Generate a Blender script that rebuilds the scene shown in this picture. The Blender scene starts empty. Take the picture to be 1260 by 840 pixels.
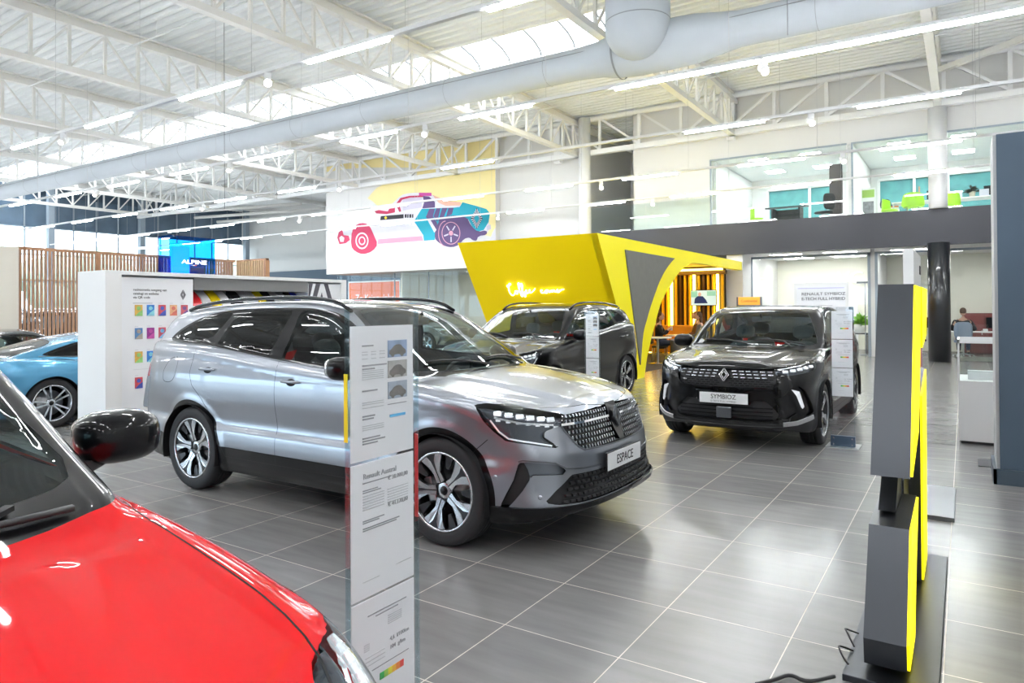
import math, random
import numpy as np
PI = math.pi

# ---------------------------------------------------------------- camera numbers (1260x840)
CAM_F, CAM_YAW, CAM_PITCH, CAM_ROLL, CAM_CY, CAM_H = 855.2, .5763, .0093, -.0063, 372.1, 1.534

# ---------------------------------------------------------------- smooth tables and implicit car bodies
def pchip(xs, ys, n=600):
    """monotone cubic table; returns a fast evaluator"""
    xs = np.array(xs, float); ys = np.array(ys, float)
    h = np.diff(xs); d = np.diff(ys) / h
    m = np.zeros(len(xs)); m[0] = d[0]; m[-1] = d[-1]
    for i in range(1, len(xs) - 1):
        if d[i-1] * d[i] > 0:
            w1 = 2*h[i] + h[i-1]; w2 = h[i] + 2*h[i-1]
            m[i] = (w1 + w2) / (w1/d[i-1] + w2/d[i])
    t = np.linspace(xs[0], xs[-1], n)
    k = np.clip(np.searchsorted(xs, t) - 1, 0, len(h) - 1)
    s = (t - xs[k]) / h[k]
    v = (ys[k]*(2*s**3 - 3*s**2 + 1) + m[k]*h[k]*(s**3 - 2*s**2 + s)
         + ys[k+1]*(-2*s**3 + 3*s**2) + m[k+1]*h[k]*(s**3 - s**2))
    # small box blur makes the curvature continuous, so reflections flow
    kk = np.ones(13) / 13
    vp = np.pad(v, 6, mode='reflect', reflect_type='odd')
    v = np.convolve(vp, kk, mode='valid')
    t0, dt = t[0], t[1] - t[0]
    return lambda x: np.interp(x, t, v)

def smax(a, b, r):
    h = np.clip(.5 + .5*(a - b)/r, 0, 1)
    return b + (a - b)*h + r*h*(1 - h)*.5
def smin(a, b, r): return -smax(-a, -b, r)
def sstep(x, a, b):
    t = np.clip((x - a)/(b - a), 0, 1); return t*t*(3 - 2*t)

class CarField:
    """implicit surface of a car body; x forward, y sideways, z up, origin on the ground between the axles"""
    def __init__(s, P):
        s.P = P
        for k in ('TL', 'crown', 'S', 'plan', 'xf', 'xr', 'TG', 'WG', 'gplan'):
            setattr(s, k, pchip(*zip(*P[k])))
    def __call__(s, x, y, z):
        P = s.P; y = np.abs(y)
        yy = y*y
        # lower body
        hood = P.get('hood')
        tl = s.TL(x) - s.crown(x)*yy
        if hood:   # raised centre of the bonnet between two soft creases
            wline = hood[1] - hood[2]*(x - 1.0)
            tl = tl + hood[0]*(1 - sstep(y, wline - .10, wline + .03))*sstep(x, hood[3], hood[3] + .3)
        top = (z - tl)*P.get('topk', .97)
        w = s.plan(x) + s.S(z)
        for (xw, r) in ((P['xa'], P['ra']), (P['xb'], P['rb'])):
            dd = np.sqrt((x - xw)**2 + (z - P['zw'])**2)
            w = w + P['flare']*(1 - sstep(dd, r + .045, r + .12)) + P.get('haunch', .012)*np.exp(-((x - xw)/.38)**2)*sstep(z, .5, .75)
        side = (y - w)*.98
        yn = y/P['hw']
        front = x - (s.xf(z) - P['fa']*yn**2 - P['fb']*yn**P['fn'])
        rear = (s.xr(z) + P['rA']*yn**2 + P['rB']*yn**P['fn']) - x
        front = front/np.sqrt(1 + (P['fn']*P['fb']*yn**(P['fn']-1)/P['hw'])**2)
        rear = rear/np.sqrt(1 + (P['fn']*P['rB']*yn**(P['fn']-1)/P['hw'])**2)
        f = smax(top, side, P.get('rt', .11))
        f = smax(f, front, P.get('rf', .07))
        f = smax(f, rear, .06)
        f = smax(f, P['zb'] + .10*sstep(np.abs(x), 1.7, 2.4) - z, .03)
        # cabin
        k = sstep(x, -.6, .5)
        xe = x + yy*(P['kf']*k - P['kr']*(1 - k))
        tg = s.TG(xe) - P['gcrown']*yy
        slope = (s.TG(xe + .01) - s.TG(xe - .01))/.02
        gt = (z - tg)/np.sqrt(1 + slope*slope)
        gs = (y - s.WG(z) - s.gplan(x))*.93
        g = smax(gt, gs, P.get('rg', .10))
        g = smax(g, .6 - z, .02)
        return smin(f, g, P.get('rs', .035))
    def grad(s, v, e=.003):
        x, y, z = v[:, 0], v[:, 1], v[:, 2]
        g = np.stack([s(x+e, y, z) - s(x-e, y, z), s(x, y+e, z) - s(x, y-e, z), s(x, y, z+e) - s(x, y, z-e)], 1)/(2*e)
        return g
    def march(s, o, d, tmax=8., step=.01):
        """first hit of a ray (local coordinates)"""
        t = np.arange(0, tmax, step)
        p = o[None] + d[None]*t[:, None]
        v = s(p[:, 0], p[:, 1], p[:, 2])
        i = np.argmax(v < 0)
        if v[i] >= 0: return None
        a, b = t[max(i-1, 0)], t[i]
        for _ in range(2):
            tt = np.linspace(a, b, 17); p = o[None] + d[None]*tt[:, None]; v = s(p[:, 0], p[:, 1], p[:, 2])
            i = max(1, int(np.argmax(v < 0))); a, b = tt[i-1], tt[i]
        return o + d*a
    def on_side(s, x, z, sign=1):
        q = s.march(np.array([x, sign*1.3, z]), np.array([0, -sign*1., 0]), 1.3); return q
    def on_front(s, y, z, x0=3.):
        return s.march(np.array([x0, y, z]), np.array([-1., 0, 0]), 4.)
    def on_top(s, x, y):
        return s.march(np.array([x, y, 2.]), np.array([0, 0, -1.]), 2.)

SUV = dict(   # long silver family car, also (shortened) the red and the black ones
    TL=[(-2.6, 1.12), (-2.35, 1.20), (-2.0, 1.262), (-1.5, 1.255), (-1.1, 1.232), (-.4, 1.168), (.24, 1.12), (.8, 1.085), (1.1, 1.07), (1.4, 1.045), (1.7, 1.0), (1.95, .95), (2.1, .91), (2.25, .85), (2.45, .72)],
    crown=[(-2.5, .0), (.4, .0), (1.0, .045), (1.6, .075), (2.2, .12), (2.5, .14)],
    S=[(.1, -.16), (.2, -.07), (.28, -.028), (.36, -.012), (.47, -.004), (.53, -.006), (.62, -.034), (.70, -.022), (.80, -.006), (.90, -.001), (.98, -.006), (1.05, -.02), (1.15, -.048), (1.3, -.09)],
    plan=[(-2.6, .78), (-2.2, .865), (-1.7, .905), (-1.2, .912), (0, .912), (1.2, .912), (1.7, .90), (2.1, .865), (2.5, .80)],
    xf=[(.1, 2.10), (.2, 2.215), (.26, 2.275), (.32, 2.29), (.42, 2.265), (.56, 2.25), (.62, 2.243), (.70, 2.215), (.80, 2.18), (.9, 2.14), (1.0, 2.08)],
    xr=[(.1, -2.2), (.25, -2.33), (.45, -2.42), (.7, -2.43), (.85, -2.40), (1.0, -2.37), (1.2, -2.33)],
    TG=[(-3.4, -.6), (-2.8, .3), (-2.5, .98), (-2.36, 1.16), (-2.22, 1.36), (-2.12, 1.49), (-2.0, 1.535), (-1.6, 1.585), (-1.2, 1.615), (-.7, 1.63), (-.3, 1.627), (.05, 1.605), (.3, 1.56), (.5, 1.48), (.7, 1.365), (.95, 1.215), (1.15, 1.09), (1.4, .92), (1.8, .62), (2.4, .1), (3.2, -.6)],
    WG=[(.6, .87), (1.0, .868), (1.1, .862), (1.2, .838), (1.35, .79), (1.5, .73), (1.65, .655)],
    gplan=[(-2.6, -.22), (-2.1, -.10), (-1.5, -.03), (-.8, 0), (.3, 0), (.8, -.02), (1.2, -.05)],
    xa=1.369, xb=-1.369, ra=.37, rb=.37, zw=.35, flare=.012, hw=.93, fa=.13, fb=.42, fn=6, rA=.08, rB=.36,
    zb=.19, kf=.20, kr=.12, gcrown=.065, hood=(.016, .62, .20, .95), rt=.12, rf=.08)

def stretch(P, k_rear, k_front=1., **kw):
    """same car with its rear (and front) half shortened"""
    Q = dict(P)
    g = lambda x: x*k_rear if x < 0 else x*k_front
    for k in ('TL', 'crown', 'plan', 'TG', 'gplan'): Q[k] = [(g(a), b) for a, b in P[k]]
    Q['xf'] = [(a, g(b)) for a, b in P['xf']]; Q['xr'] = [(a, g(b)) for a, b in P['xr']]
    Q['xa'] = g(P['xa']); Q['xb'] = g(P['xb']); Q.update(kw)
    return Q

SYM = stretch(SUV, .925, .96, hw=.905, fa=.12, fb=.36, fn=6, xa=1.319, xb=-1.319, zw=.345,
    S=[(.1, -.14), (.2, -.06), (.3, -.01), (.45, .0), (.55, -.012), (.66, -.028), (.76, -.012), (.88, -.001), (.97, -.005), (1.03, -.02), (1.12, -.048), (1.3, -.09)],
    plan=[(-2.5, .76), (-2.1, .845), (-1.6, .885), (-1.2, .893), (0, .893), (1.2, .893), (1.6, .885), (2.0, .85), (2.4, .79)],
    TL=[(-2.6, 1.08), (-2.2, 1.17), (-1.9, 1.20), (-1.5, 1.19), (-1.1, 1.165), (-.4, 1.12), (.24, 1.085), (.8, 1.065), (1.05, 1.055), (1.35, 1.03), (1.6, 1.0), (1.85, .965), (1.98, .935), (2.1, .88), (2.25, .76)],
    xf=[(.1, 1.98), (.2, 2.09), (.26, 2.13), (.34, 2.15), (.5, 2.14), (.66, 2.145), (.76, 2.13), (.85, 2.09), (.95, 2.04), (1.05, 1.97)],
    TG=[(-3.3, -.6), (-2.6, .4), (-2.32, 1.0), (-2.2, 1.16), (-2.02, 1.36), (-1.93, 1.44), (-1.8, 1.475), (-1.4, 1.525), (-1.0, 1.556), (-.6, 1.568), (-.25, 1.565), (.05, 1.545), (.27, 1.505), (.45, 1.43), (.65, 1.32), (.88, 1.18), (1.08, 1.07), (1.3, .93), (1.7, .65), (2.3, .1), (3.1, -.6)],
    WG=[(.6, .85), (1.0, .845), (1.06, .838), (1.16, .812), (1.3, .765), (1.45, .70), (1.6, .63)])
RED = stretch(dict(SUV, TG=[(a, b - .035*(1 if 0 < a < 1.0 else 0)) for a, b in SUV['TG']], gplan=[(-2.6, -.22), (-2.1, -.10), (-1.5, -.03), (-.8, -.02), (.2, -.045), (.8, -.075), (1.2, -.09)]), .88, 1.03, xa=1.335, xb=-1.335, hw=.915, hood=(.014, .60, .16, .95), rt=.16, zw=.34,
    TL=[(-2.4, 1.10), (-2.1, 1.20), (-1.5, 1.22), (-1.1, 1.20), (-.4, 1.15), (.24, 1.10), (.8, 1.065), (1.05, 1.045), (1.35, 1.0), (1.65, .945), (1.9, .89), (2.1, .835), (2.25, .78), (2.45, .66)],
    S=[(.1, -.16), (.2, -.07), (.28, -.028), (.36, -.012), (.47, -.004), (.53, -.006), (.62, -.034), (.70, -.022), (.80, -.006), (.88, -.012), (.96, -.03), (1.05, -.06), (1.15, -.09), (1.3, -.12)])
import bpy, bmesh
from mathutils import Vector, Matrix
random.seed(7)
SC = bpy.context.scene; COL = SC.collection

# ---------------------------------------------------------------- materials
MATS = {}
def mat(name, col=(.8, .8, .8), rough=.5, metal=0., coat=0., emit=None, es=0., var=.04, scale=6., bump=0., spec=.5, bscale=None, cior=1.5):
    if name in MATS: return MATS[name]
    m = bpy.data.materials.new(name); m.use_nodes = True; nt = m.node_tree
    b = nt.nodes['Principled BSDF']; L = nt.links.new
    b.inputs['Roughness'].default_value = rough; b.inputs['Metallic'].default_value = metal
    b.inputs['Coat Weight'].default_value = coat; b.inputs['Coat Roughness'].default_value = .03; b.inputs['Coat IOR'].default_value = cior
    b.inputs['Specular IOR Level'].default_value = spec
    tc = nt.nodes.new('ShaderNodeTexCoord'); no = nt.nodes.new('ShaderNodeTexNoise')
    no.inputs['Scale'].default_value = scale; no.inputs['Detail'].default_value = 3
    L(tc.outputs['Object'], no.inputs['Vector'])
    mx = nt.nodes.new('ShaderNodeMix'); mx.data_type = 'RGBA'
    mx.inputs[6].default_value = tuple(c*(1-var) for c in col) + (1,)
    mx.inputs[7].default_value = tuple(min(1, c*(1+var)) for c in col) + (1,)
    L(no.outputs['Fac'], mx.inputs[0]); L(mx.outputs[2], b.inputs['Base Color'])
    if emit:
        b.inputs['Emission Color'].default_value = tuple(emit) + (1,); b.inputs['Emission Strength'].default_value = es
    if bump:
        n2 = nt.nodes.new('ShaderNodeTexNoise'); n2.inputs['Scale'].default_value = bscale or scale*8
        L(tc.outputs['Object'], n2.inputs['Vector'])
        bp = nt.nodes.new('ShaderNodeBump'); bp.inputs['Strength'].default_value = bump; bp.inputs['Distance'].default_value = .01
        L(n2.outputs['Fac'], bp.inputs['Height']); L(bp.outputs['Normal'], b.inputs['Normal'])
    MATS[name] = m; return m

def glass(name, tint=(1, 1, 1), refl=1.0, rough=0.0, ior=1.5):
    """single pane: clear (tinted) transmission with a Fresnel reflection"""
    if name in MATS: return MATS[name]
    m = bpy.data.materials.new(name); m.use_nodes = True; nt = m.node_tree; nt.nodes.clear(); L = nt.links.new
    out = nt.nodes.new('ShaderNodeOutputMaterial'); mix = nt.nodes.new('ShaderNodeMixShader')
    tr = nt.nodes.new('ShaderNodeBsdfTransparent'); gl = nt.nodes.new('ShaderNodeBsdfGlossy'); fr = nt.nodes.new('ShaderNodeFresnel')
    gm = nt.nodes.new('ShaderNodeNewGeometry'); mr = nt.nodes.new('ShaderNodeMapRange'); mr.inputs[3].default_value = ior; mr.inputs[4].default_value = 1/ior
    L(gm.outputs['Backfacing'], mr.inputs[0]); L(mr.outputs[0], fr.inputs['IOR'])
    tr.inputs['Color'].default_value = tuple(tint) + (1,); gl.inputs['Roughness'].default_value = rough
    gl.inputs['Color'].default_value = (refl, refl, refl, 1)
    L(fr.outputs[0], mix.inputs[0]); L(tr.outputs[0], mix.inputs[1]); L(gl.outputs[0], mix.inputs[2]); L(mix.outputs[0], out.inputs[0])
    MATS[name] = m; return m

# ---------------------------------------------------------------- mesh building
class MB:
    def __init__(s): s.v = []; s.f = []; s.sm = []
    def add(s, vs, fs, smooth=False):
        o = len(s.v); s.v += [tuple(p) for p in vs]; s.f += [tuple(i + o for i in f) for f in fs]; s.sm += [smooth]*len(fs); return s
    def box(s, c, d, R=None, bev=0):
        """centre, full size, optional rotation matrix"""
        hx_, hy_, hz_ = d[0]/2, d[1]/2, d[2]/2
        if bev <= 0:
            vs = [Vector((x*hx_, y*hy_, z*hz_)) for x in (-1, 1) for y in (-1, 1) for z in (-1, 1)]
            fs = [(0, 1, 3, 2), (4, 6, 7, 5), (0, 4, 5, 1), (2, 3, 7, 6), (0, 2, 6, 4), (1, 5, 7, 3)]
        else:
            b = min(bev, hx_*.98, hy_*.98, hz_*.98); bm = bmesh.new(); bmesh.ops.create_cube(bm, size=1)
            for q in bm.verts: q.co = Vector((q.co.x*d[0], q.co.y*d[1], q.co.z*d[2]))
            bmesh.ops.bevel(bm, geom=bm.edges[:], offset=b, segments=2, profile=.6, affect='EDGES')
            vs = [q.co.copy() for q in bm.verts]; bm.verts.index_update(); fs = [[q.index for q in f.verts] for f in bm.faces]; bm.free()
        if R is not None: vs = [R @ q for q in vs]
        c = Vector(c); return s.add([q + c for q in vs], fs)
    def bb(s, x0, x1, y0, y1, z0, z1, bev=0): return s.box(((x0+x1)/2, (y0+y1)/2, (z0+z1)/2), (abs(x1-x0), abs(y1-y0), abs(z1-z0)), bev=bev)
    def bar(s, a, b, w, h=None, up=(0, 0, 1)):
        """rectangular bar from a to b"""
        a = Vector(a); b = Vector(b); h = h or w; d = (b - a); L_ = d.length
        if L_ < 1e-6: return s
        d.normalize(); u = Vector(up)
        if abs(d.dot(u)) > .98: u = Vector((1, 0, 0))
        r = d.cross(u).normalized(); u = r.cross(d)
        R = Matrix((d, r, u)).transposed(); return s.box((a + b)/2, (L_, w, h), R)
    def tube(s, pts, r, n=8, cap=True, closed=False):
        pts = [Vector(p) for p in pts]; m = len(pts); rr = r if isinstance(r, (list, tuple)) else [r]*m
        vs = []; fs = []; prev = None
        for i, p in enumerate(pts):
            if closed: t = pts[(i+1) % m] - pts[i-1]
            else: t = pts[min(i+1, m-1)] - pts[max(i-1, 0)]
            if t.length < 1e-9: t = Vector((0, 0, 1))
            t.normalize()
            if prev is None:
                u = Vector((0, 0, 1)) if abs(t.z) < .9 else Vector((1, 0, 0)); a = t.cross(u).normalized()
            else: a = (prev - t*prev.dot(t)); a = a.normalized() if a.length > 1e-6 else t.orthogonal().normalized()
            prev = a; b = t.cross(a)
            for k in range(n):
                th = 2*PI*k/n; vs.append(p + (a*math.cos(th) + b*math.sin(th))*rr[i])
        for i in range(m if closed else m-1):
            j = (i+1) % m
            for k in range(n):
                k2 = (k+1) % n; fs.append((i*n+k, i*n+k2, j*n+k2, j*n+k))
        s.add(vs, fs, True)
        if cap and not closed: s.add([vs[k] for k in range(n)], [tuple(range(n))[::-1]]); s.add([vs[(m-1)*n+k] for k in range(n)], [tuple(range(n))])
        return s
    def lathe(s, prof, c=(0, 0, 0), axis='z', n=24, smooth=True, arc=None):
        """profile of (radius, height) pairs around an axis"""
        vs = []; fs = []; m = len(prof); full = arc is None; a0, a1 = arc or (0, 2*PI); nn = n if full else n + 1
        for k in range(nn):
            th = a0 + (a1 - a0)*k/n; co, si = math.cos(th), math.sin(th)
            for r, h in prof:
                p = (r*co, r*si, h) if axis == 'z' else ((r*co, h, r*si) if axis == 'y' else (h, r*co, r*si))
                vs.append((p[0]+c[0], p[1]+c[1], p[2]+c[2]))
        for k in range(n):
            k2 = (k+1) % nn
            for i in range(m-1): fs.append((k*m+i, k2*m+i, k2*m+i+1, k*m+i+1))
        return s.add(vs, fs, smooth)
    def cyl(s, a, b, r, n=16): return s.tube([a, b], r, n)
    def prism(s, poly, fn0, fn1):
        """2-D polygon mapped by fn0 (back) and fn1 (front)"""
        n = len(poly); vs = [fn0(*p) for p in poly] + [fn1(*p) for p in poly]
        fs = [tuple(range(n))[::-1], tuple(range(n, 2*n))] + [(i, (i+1) % n, n + (i+1) % n, n + i) for i in range(n)]
        return s.add(vs, fs)
    def ellipsoid(s, c, r, nu=16, nv=10, p=1., R=None):
        vs = []; fs = []
        sg = lambda t: math.copysign(abs(t)**p, t)
        for i in range(nv+1):
            ph = -PI/2 + PI*i/nv
            for k in range(nu):
                th = 2*PI*k/nu
                q = Vector((r[0]*sg(math.cos(ph))*sg(math.cos(th)), r[1]*sg(math.cos(ph))*sg(math.sin(th)), r[2]*sg(math.sin(ph))))
                if R is not None: q = R @ q
                vs.append(q + Vector(c))
        for i in range(nv):
            for k in range(nu): fs.append((i*nu+k, i*nu+(k+1) % nu, (i+1)*nu+(k+1) % nu, (i+1)*nu+k))
        return s.add(vs, fs, True)
    def build(s, name, m, parent=None, loc=None, rz=0., fix=True):
        me = bpy.data.meshes.new(name); me.from_pydata([tuple(q) for q in s.v], [], s.f)
        me.polygons.foreach_set('use_smooth', s.sm); me.materials.append(m)
        if fix:
            bm = bmesh.new(); bm.from_mesh(me); bmesh.ops.remove_doubles(bm, verts=bm.verts, dist=1e-6)
            bmesh.ops.recalc_face_normals(bm, faces=bm.faces); bm.to_mesh(me); bm.free()
        me.update(); o = bpy.data.objects.new(name, me); COL.objects.link(o)
        if parent is not None: o.parent = parent
        if loc is not None: o.location = loc
        o.rotation_euler = (0, 0, rz); return o

def tag(o, label=None, cat=None, group=None, kind=None):
    if label: o['label'] = label
    if cat: o['category'] = cat
    if group: o['group'] = group
    if kind: o['kind'] = kind
    return o
def empty(name, loc=(0, 0, 0), rz=0.):
    o = bpy.data.objects.new(name, None); COL.objects.link(o); o.location = loc; o.rotation_euler = (0, 0, rz); o.empty_display_size = .2; return o
def thing(name, label, cat, loc=(0, 0, 0), rz=0., group=None): return tag(empty(name, loc, rz), label, cat, group)
def struct(mb, name, m): return tag(mb.build(name, m), kind='structure')
def copy_tree(o, parent=None):
    kids = [c for c in bpy.data.objects if c.parent == o]
    c = o.copy(); COL.objects.link(c)
    if parent is not None: c.parent = parent
    for k in kids: copy_tree(k, c)
    return c

def text_mb(mb, txt, size, fn, depth=.002, align='LEFT', sx=1., shear=0.):
    """letters as thin solid shapes; fn maps (u, v, w) to a point"""
    cu = bpy.data.curves.new('t', 'FONT'); cu.body = txt; cu.size = size; cu.align_x = align; cu.extrude = depth/2; cu.resolution_u = 3; cu.shear = shear
    ob = bpy.data.objects.new('t', cu); COL.objects.link(ob)
    dg = bpy.context.evaluated_depsgraph_get(); me = ob.evaluated_get(dg).to_mesh()
    vs = [fn(q.co.x*sx, q.co.y, q.co.z) for q in me.vertices]; fs = [tuple(p.vertices) for p in me.polygons]
    mb.add(vs, fs); ob.evaluated_get(dg).to_mesh_clear(); bpy.data.objects.remove(ob); bpy.data.curves.remove(cu); return mb

# ---------------------------------------------------------------- implicit surface to mesh, and crisp regions cut into it
class Skin:
    def __init__(s, F, lo, hi, res):
        ax = [np.arange(lo[i], hi[i] + res, res).astype(np.float32) for i in range(3)]
        V = F(ax[0][:, None, None], ax[1][None, :, None], ax[2][None, None, :])
        V = np.broadcast_to(V, tuple(len(a) for a in ax)).astype(np.float32)
        I = V < 0; n = [len(a) - 1 for a in ax]
        c = [I[i:i+n[0], j:j+n[1], k:k+n[2]] for i in (0, 1) for j in (0, 1) for k in (0, 1)]
        al = c[0].copy(); an = c[0].copy()
        for q in c[1:]: al &= q; an |= q
        cells = np.argwhere(an & ~al); idx = -np.ones(n, np.int32); idx[tuple(cells.T)] = np.arange(len(cells))
        acc = np.zeros((len(cells), 3)); cnt = np.zeros(len(cells))
        cor = [(i, j, k) for i in (0, 1) for j in (0, 1) for k in (0, 1)]
        for a in cor:
            for d in range(3):
                if a[d]: continue
                b = list(a); b[d] = 1
                va = V[cells[:, 0]+a[0], cells[:, 1]+a[1], cells[:, 2]+a[2]]; vb = V[cells[:, 0]+b[0], cells[:, 1]+b[1], cells[:, 2]+b[2]]
                m = (va < 0) != (vb < 0); t = np.where(m, va/np.where(m, va - vb, 1), 0)
                for e in range(3): acc[:, e] += np.where(m, a[e] + (t if e == d else 0), 0)
                cnt += m
        P = (acc/cnt[:, None] + cells)*res + np.array([ax[0][0], ax[1][0], ax[2][0]])
        quads = []
        for d in range(3):
            e, g = [(1, 2), (2, 0), (0, 1)][d]
            sl0 = [slice(0, None)]*3; sl1 = [slice(0, None)]*3; sl0[d] = slice(0, -1); sl1[d] = slice(1, None)
            cr = np.argwhere(I[tuple(sl0)] != I[tuple(sl1)])
            ok = (cr[:, e] > 0) & (cr[:, g] > 0) & (cr[:, e] < n[e]) & (cr[:, g] < n[g]); cr = cr[ok]
            def at(de, dg):
                q = cr.copy(); q[:, e] -= de; q[:, g] -= dg; return idx[tuple(q.T)]
            quads.append(np.stack([at(1, 1), at(0, 1), at(0, 0), at(1, 0)], 1))
        Q = np.concatenate(quads); Q = Q[(Q >= 0).all(1)]
        for _ in range(3):
            v = F(P[:, 0], P[:, 1], P[:, 2]); g = F.grad(P); st = v/np.maximum((g*g).sum(1), .05)
            P -= g*np.clip(st, -res, res)[:, None]*.9
        g = F.grad(P); s.N = g/np.linalg.norm(g, axis=1)[:, None]; s.P = P
        T = np.concatenate([Q[:, [0, 1, 2]], Q[:, [0, 2, 3]]])
        fn = np.cross(P[T[:, 1]] - P[T[:, 0]], P[T[:, 2]] - P[T[:, 0]]); fl = (fn*s.N[T].sum(1)).sum(1) < 0
        T[fl] = T[fl][:, ::-1]; s.T = T; s.R = np.zeros(len(T), int); s.names = ['body']
    def cut(s, dfun, name, where=None, over=None):
        """the part of the skin where dfun(P) < 0 becomes region `name`; `where` limits it, `over` lists the regions it may cut"""
        if name in s.names: rid = s.names.index(name)
        else: rid = len(s.names); s.names.append(name)
        C_ = s.P[s.T].mean(1); CN = s.N[s.T].mean(1)
        m = np.ones(len(s.T), bool) if where is None else where(C_, CN)
        if over is not None: m &= np.isin(s.R, [s.names.index(o) for o in over if o in s.names])
        else: m &= s.R != s.names.index('void') if 'void' in s.names and name != 'void' else True
        vid = np.unique(s.T[m]);
        if len(vid) == 0: return
        d = np.ones(len(s.P)); d[vid] = dfun(s.P[vid]); d[np.abs(d) < 1e-6] = 1e-6
        k = (d[s.T] > 0).sum(1)
        full = m & (k == 0); mix = m & (k > 0) & (k < 3)
        s.R[full] = rid
        T = s.T[mix]; km = k[mix]; Rm = s.R[mix]; pos = d[T] > 0
        lone = np.where(km == 1, np.argmax(pos, 1), np.argmin(pos, 1))
        r = np.arange(len(T)); a, b, c = T[r, lone], T[r, (lone+1) % 3], T[r, (lone+2) % 3]
        E = np.concatenate([np.stack([a, b], 1), np.stack([a, c], 1)]); Es = np.sort(E, 1)
        U, inv = np.unique(Es, axis=0, return_inverse=True); inv = inv.reshape(-1)
        t = (d[U[:, 0]]/(d[U[:, 0]] - d[U[:, 1]]))[:, None]
        nP = s.P[U[:, 0]]*(1-t) + s.P[U[:, 1]]*t; nN = s.N[U[:, 0]]*(1-t) + s.N[U[:, 1]]*t; nN /= np.linalg.norm(nN, axis=1)[:, None]
        o = len(s.P); s.P = np.concatenate([s.P, nP]); s.N = np.concatenate([s.N, nN])
        p = o + inv[:len(T)]; q = o + inv[len(T):]
        lone_in = km == 2
        T1 = np.stack([a, p, q], 1); T2 = np.stack([p, b, c], 1); T3 = np.stack([p, c, q], 1)
        s.T = np.concatenate([s.T[~mix], T1, T2, T3])
        R1 = np.where(lone_in, rid, Rm); R2 = np.where(lone_in, Rm, rid)
        s.R = np.concatenate([s.R[~mix], R1, R2, R2])
    def take(s, sel, name, m, parent, push=0., smooth=True):
        T = s.T[sel]
        if len(T) == 0: return None
        u, inv = np.unique(T, return_inverse=True); T = inv.reshape(-1, 3); P = s.P[u] + s.N[u]*push; N = s.N[u]
        me = bpy.data.meshes.new(name); me.vertices.add(len(P)); me.vertices.foreach_set('co', P.astype(np.float32).ravel())
        me.loops.add(len(T)*3); me.loops.foreach_set('vertex_index', T.astype(np.int32).ravel())
        me.polygons.add(len(T)); me.polygons.foreach_set('loop_start', np.arange(0, len(T)*3, 3, dtype=np.int32)); me.polygons.foreach_set('loop_total', np.full(len(T), 3, np.int32))
        me.polygons.foreach_set('use_smooth', np.ones(len(T), bool)); me.update(calc_edges=True); me.validate()
        if len(me.vertices) == len(N): me.normals_split_custom_set_from_vertices([tuple(q) for q in N.tolist()])
        me.materials.append(m); o = bpy.data.objects.new(name, me); COL.objects.link(o); o.parent = parent; return o
    def region(s, name, side=0):
        if name not in s.names: return np.zeros(len(s.T), bool)
        sel = s.R == s.names.index(name)
        if side: sel &= s.P[s.T].mean(1)[:, 1]*side > 0
        return sel

def poly_sd(poly):
    A = np.array(poly, float); B = np.roll(A, -1, 0)
    def f(x, y):
        best = np.full(x.shape, 1e9); ins = np.zeros(x.shape, bool)
        for (ax, ay), (bx, by) in zip(A, B):
            ex, ey = bx-ax, by-ay; px, py = x-ax, y-ay; t = np.clip((px*ex + py*ey)/(ex*ex + ey*ey + 1e-12), 0, 1)
            best = np.minimum(best, (px - t*ex)**2 + (py - t*ey)**2)
            c = (ay > y) != (by > y); ins ^= c & (x < ex*(y - ay)/(ey if abs(ey) > 1e-12 else 1e-12) + ax)
        return np.where(ins, -1, 1)*np.sqrt(best)
    return f
def smooth_poly(pts, it=2, closed=True):
    p = [tuple(q) for q in pts]
    for _ in range(it):
        o = []; n = len(p); rng = range(n) if closed else range(n-1)
        if not closed: o.append(p[0])
        for i in rng:
            a, b = p[i], p[(i+1) % n]; o.append(tuple(.75*u + .25*w for u, w in zip(a, b))); o.append(tuple(.25*u + .75*w for u, w in zip(a, b)))
        if not closed: o.append(p[-1])
        p = o
    return p
def resample(pts, step, closed=False):
    pts = [np.array(p, float) for p in pts]
    if closed: pts.append(pts[0])
    out = [pts[0]]
    for a, b in zip(pts[:-1], pts[1:]):
        n = max(1, int(np.linalg.norm(b-a)/step))
        for i in range(1, n+1): out.append(a + (b-a)*i/n)
    return out[:-1] if closed else out
# ---------------------------------------------------------------- vehicles
S2 = .70710678
M_tyre = mat('tyre_rubber', (.022, .022, .024), .62, bump=.15, scale=30)
M_black = mat('gloss_black_trim', (.002, .002, .003), .3, coat=1., spec=.1, cior=1.36)
M_plas = mat('dark_plastic', (.018, .018, .02), .5, bump=.05, scale=40)
M_gap = mat('panel_gap_shadowline', (.004, .004, .005), .8)
M_rim = mat('machined_alloy', (.62, .64, .67), .22, metal=1.)
M_rimd = mat('dark_alloy', (.03, .031, .034), .3, metal=.6, coat=.5)
M_disc = mat('brake_steel', (.42, .42, .43), .35, metal=1.)
M_chrome = mat('chrome', (.82, .83, .85), .08, metal=1.)
M_satin = mat('satin_dark_metal', (.20, .21, .23), .3, metal=.9)
M_trim = mat('cabin_fabric_dark', (.03, .033, .036), .85)
M_seat = mat('seat_fabric_grey', (.07, .085, .09), .8, bump=.1, scale=60)
M_glass = glass('windscreen_glass', (.80, .92, .90), .9)
M_glass_s = glass('side_glass', (.42, .52, .52), 1.)
M_glass_d = glass('privacy_glass', (.05, .06, .065), 1.)
M_lens = glass('lamp_lens', (.93, .95, .96), .8)
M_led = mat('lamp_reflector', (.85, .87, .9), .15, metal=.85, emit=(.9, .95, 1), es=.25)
M_ledd = mat('lamp_housing', (.10, .11, .13), .18, metal=.8)
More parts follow.
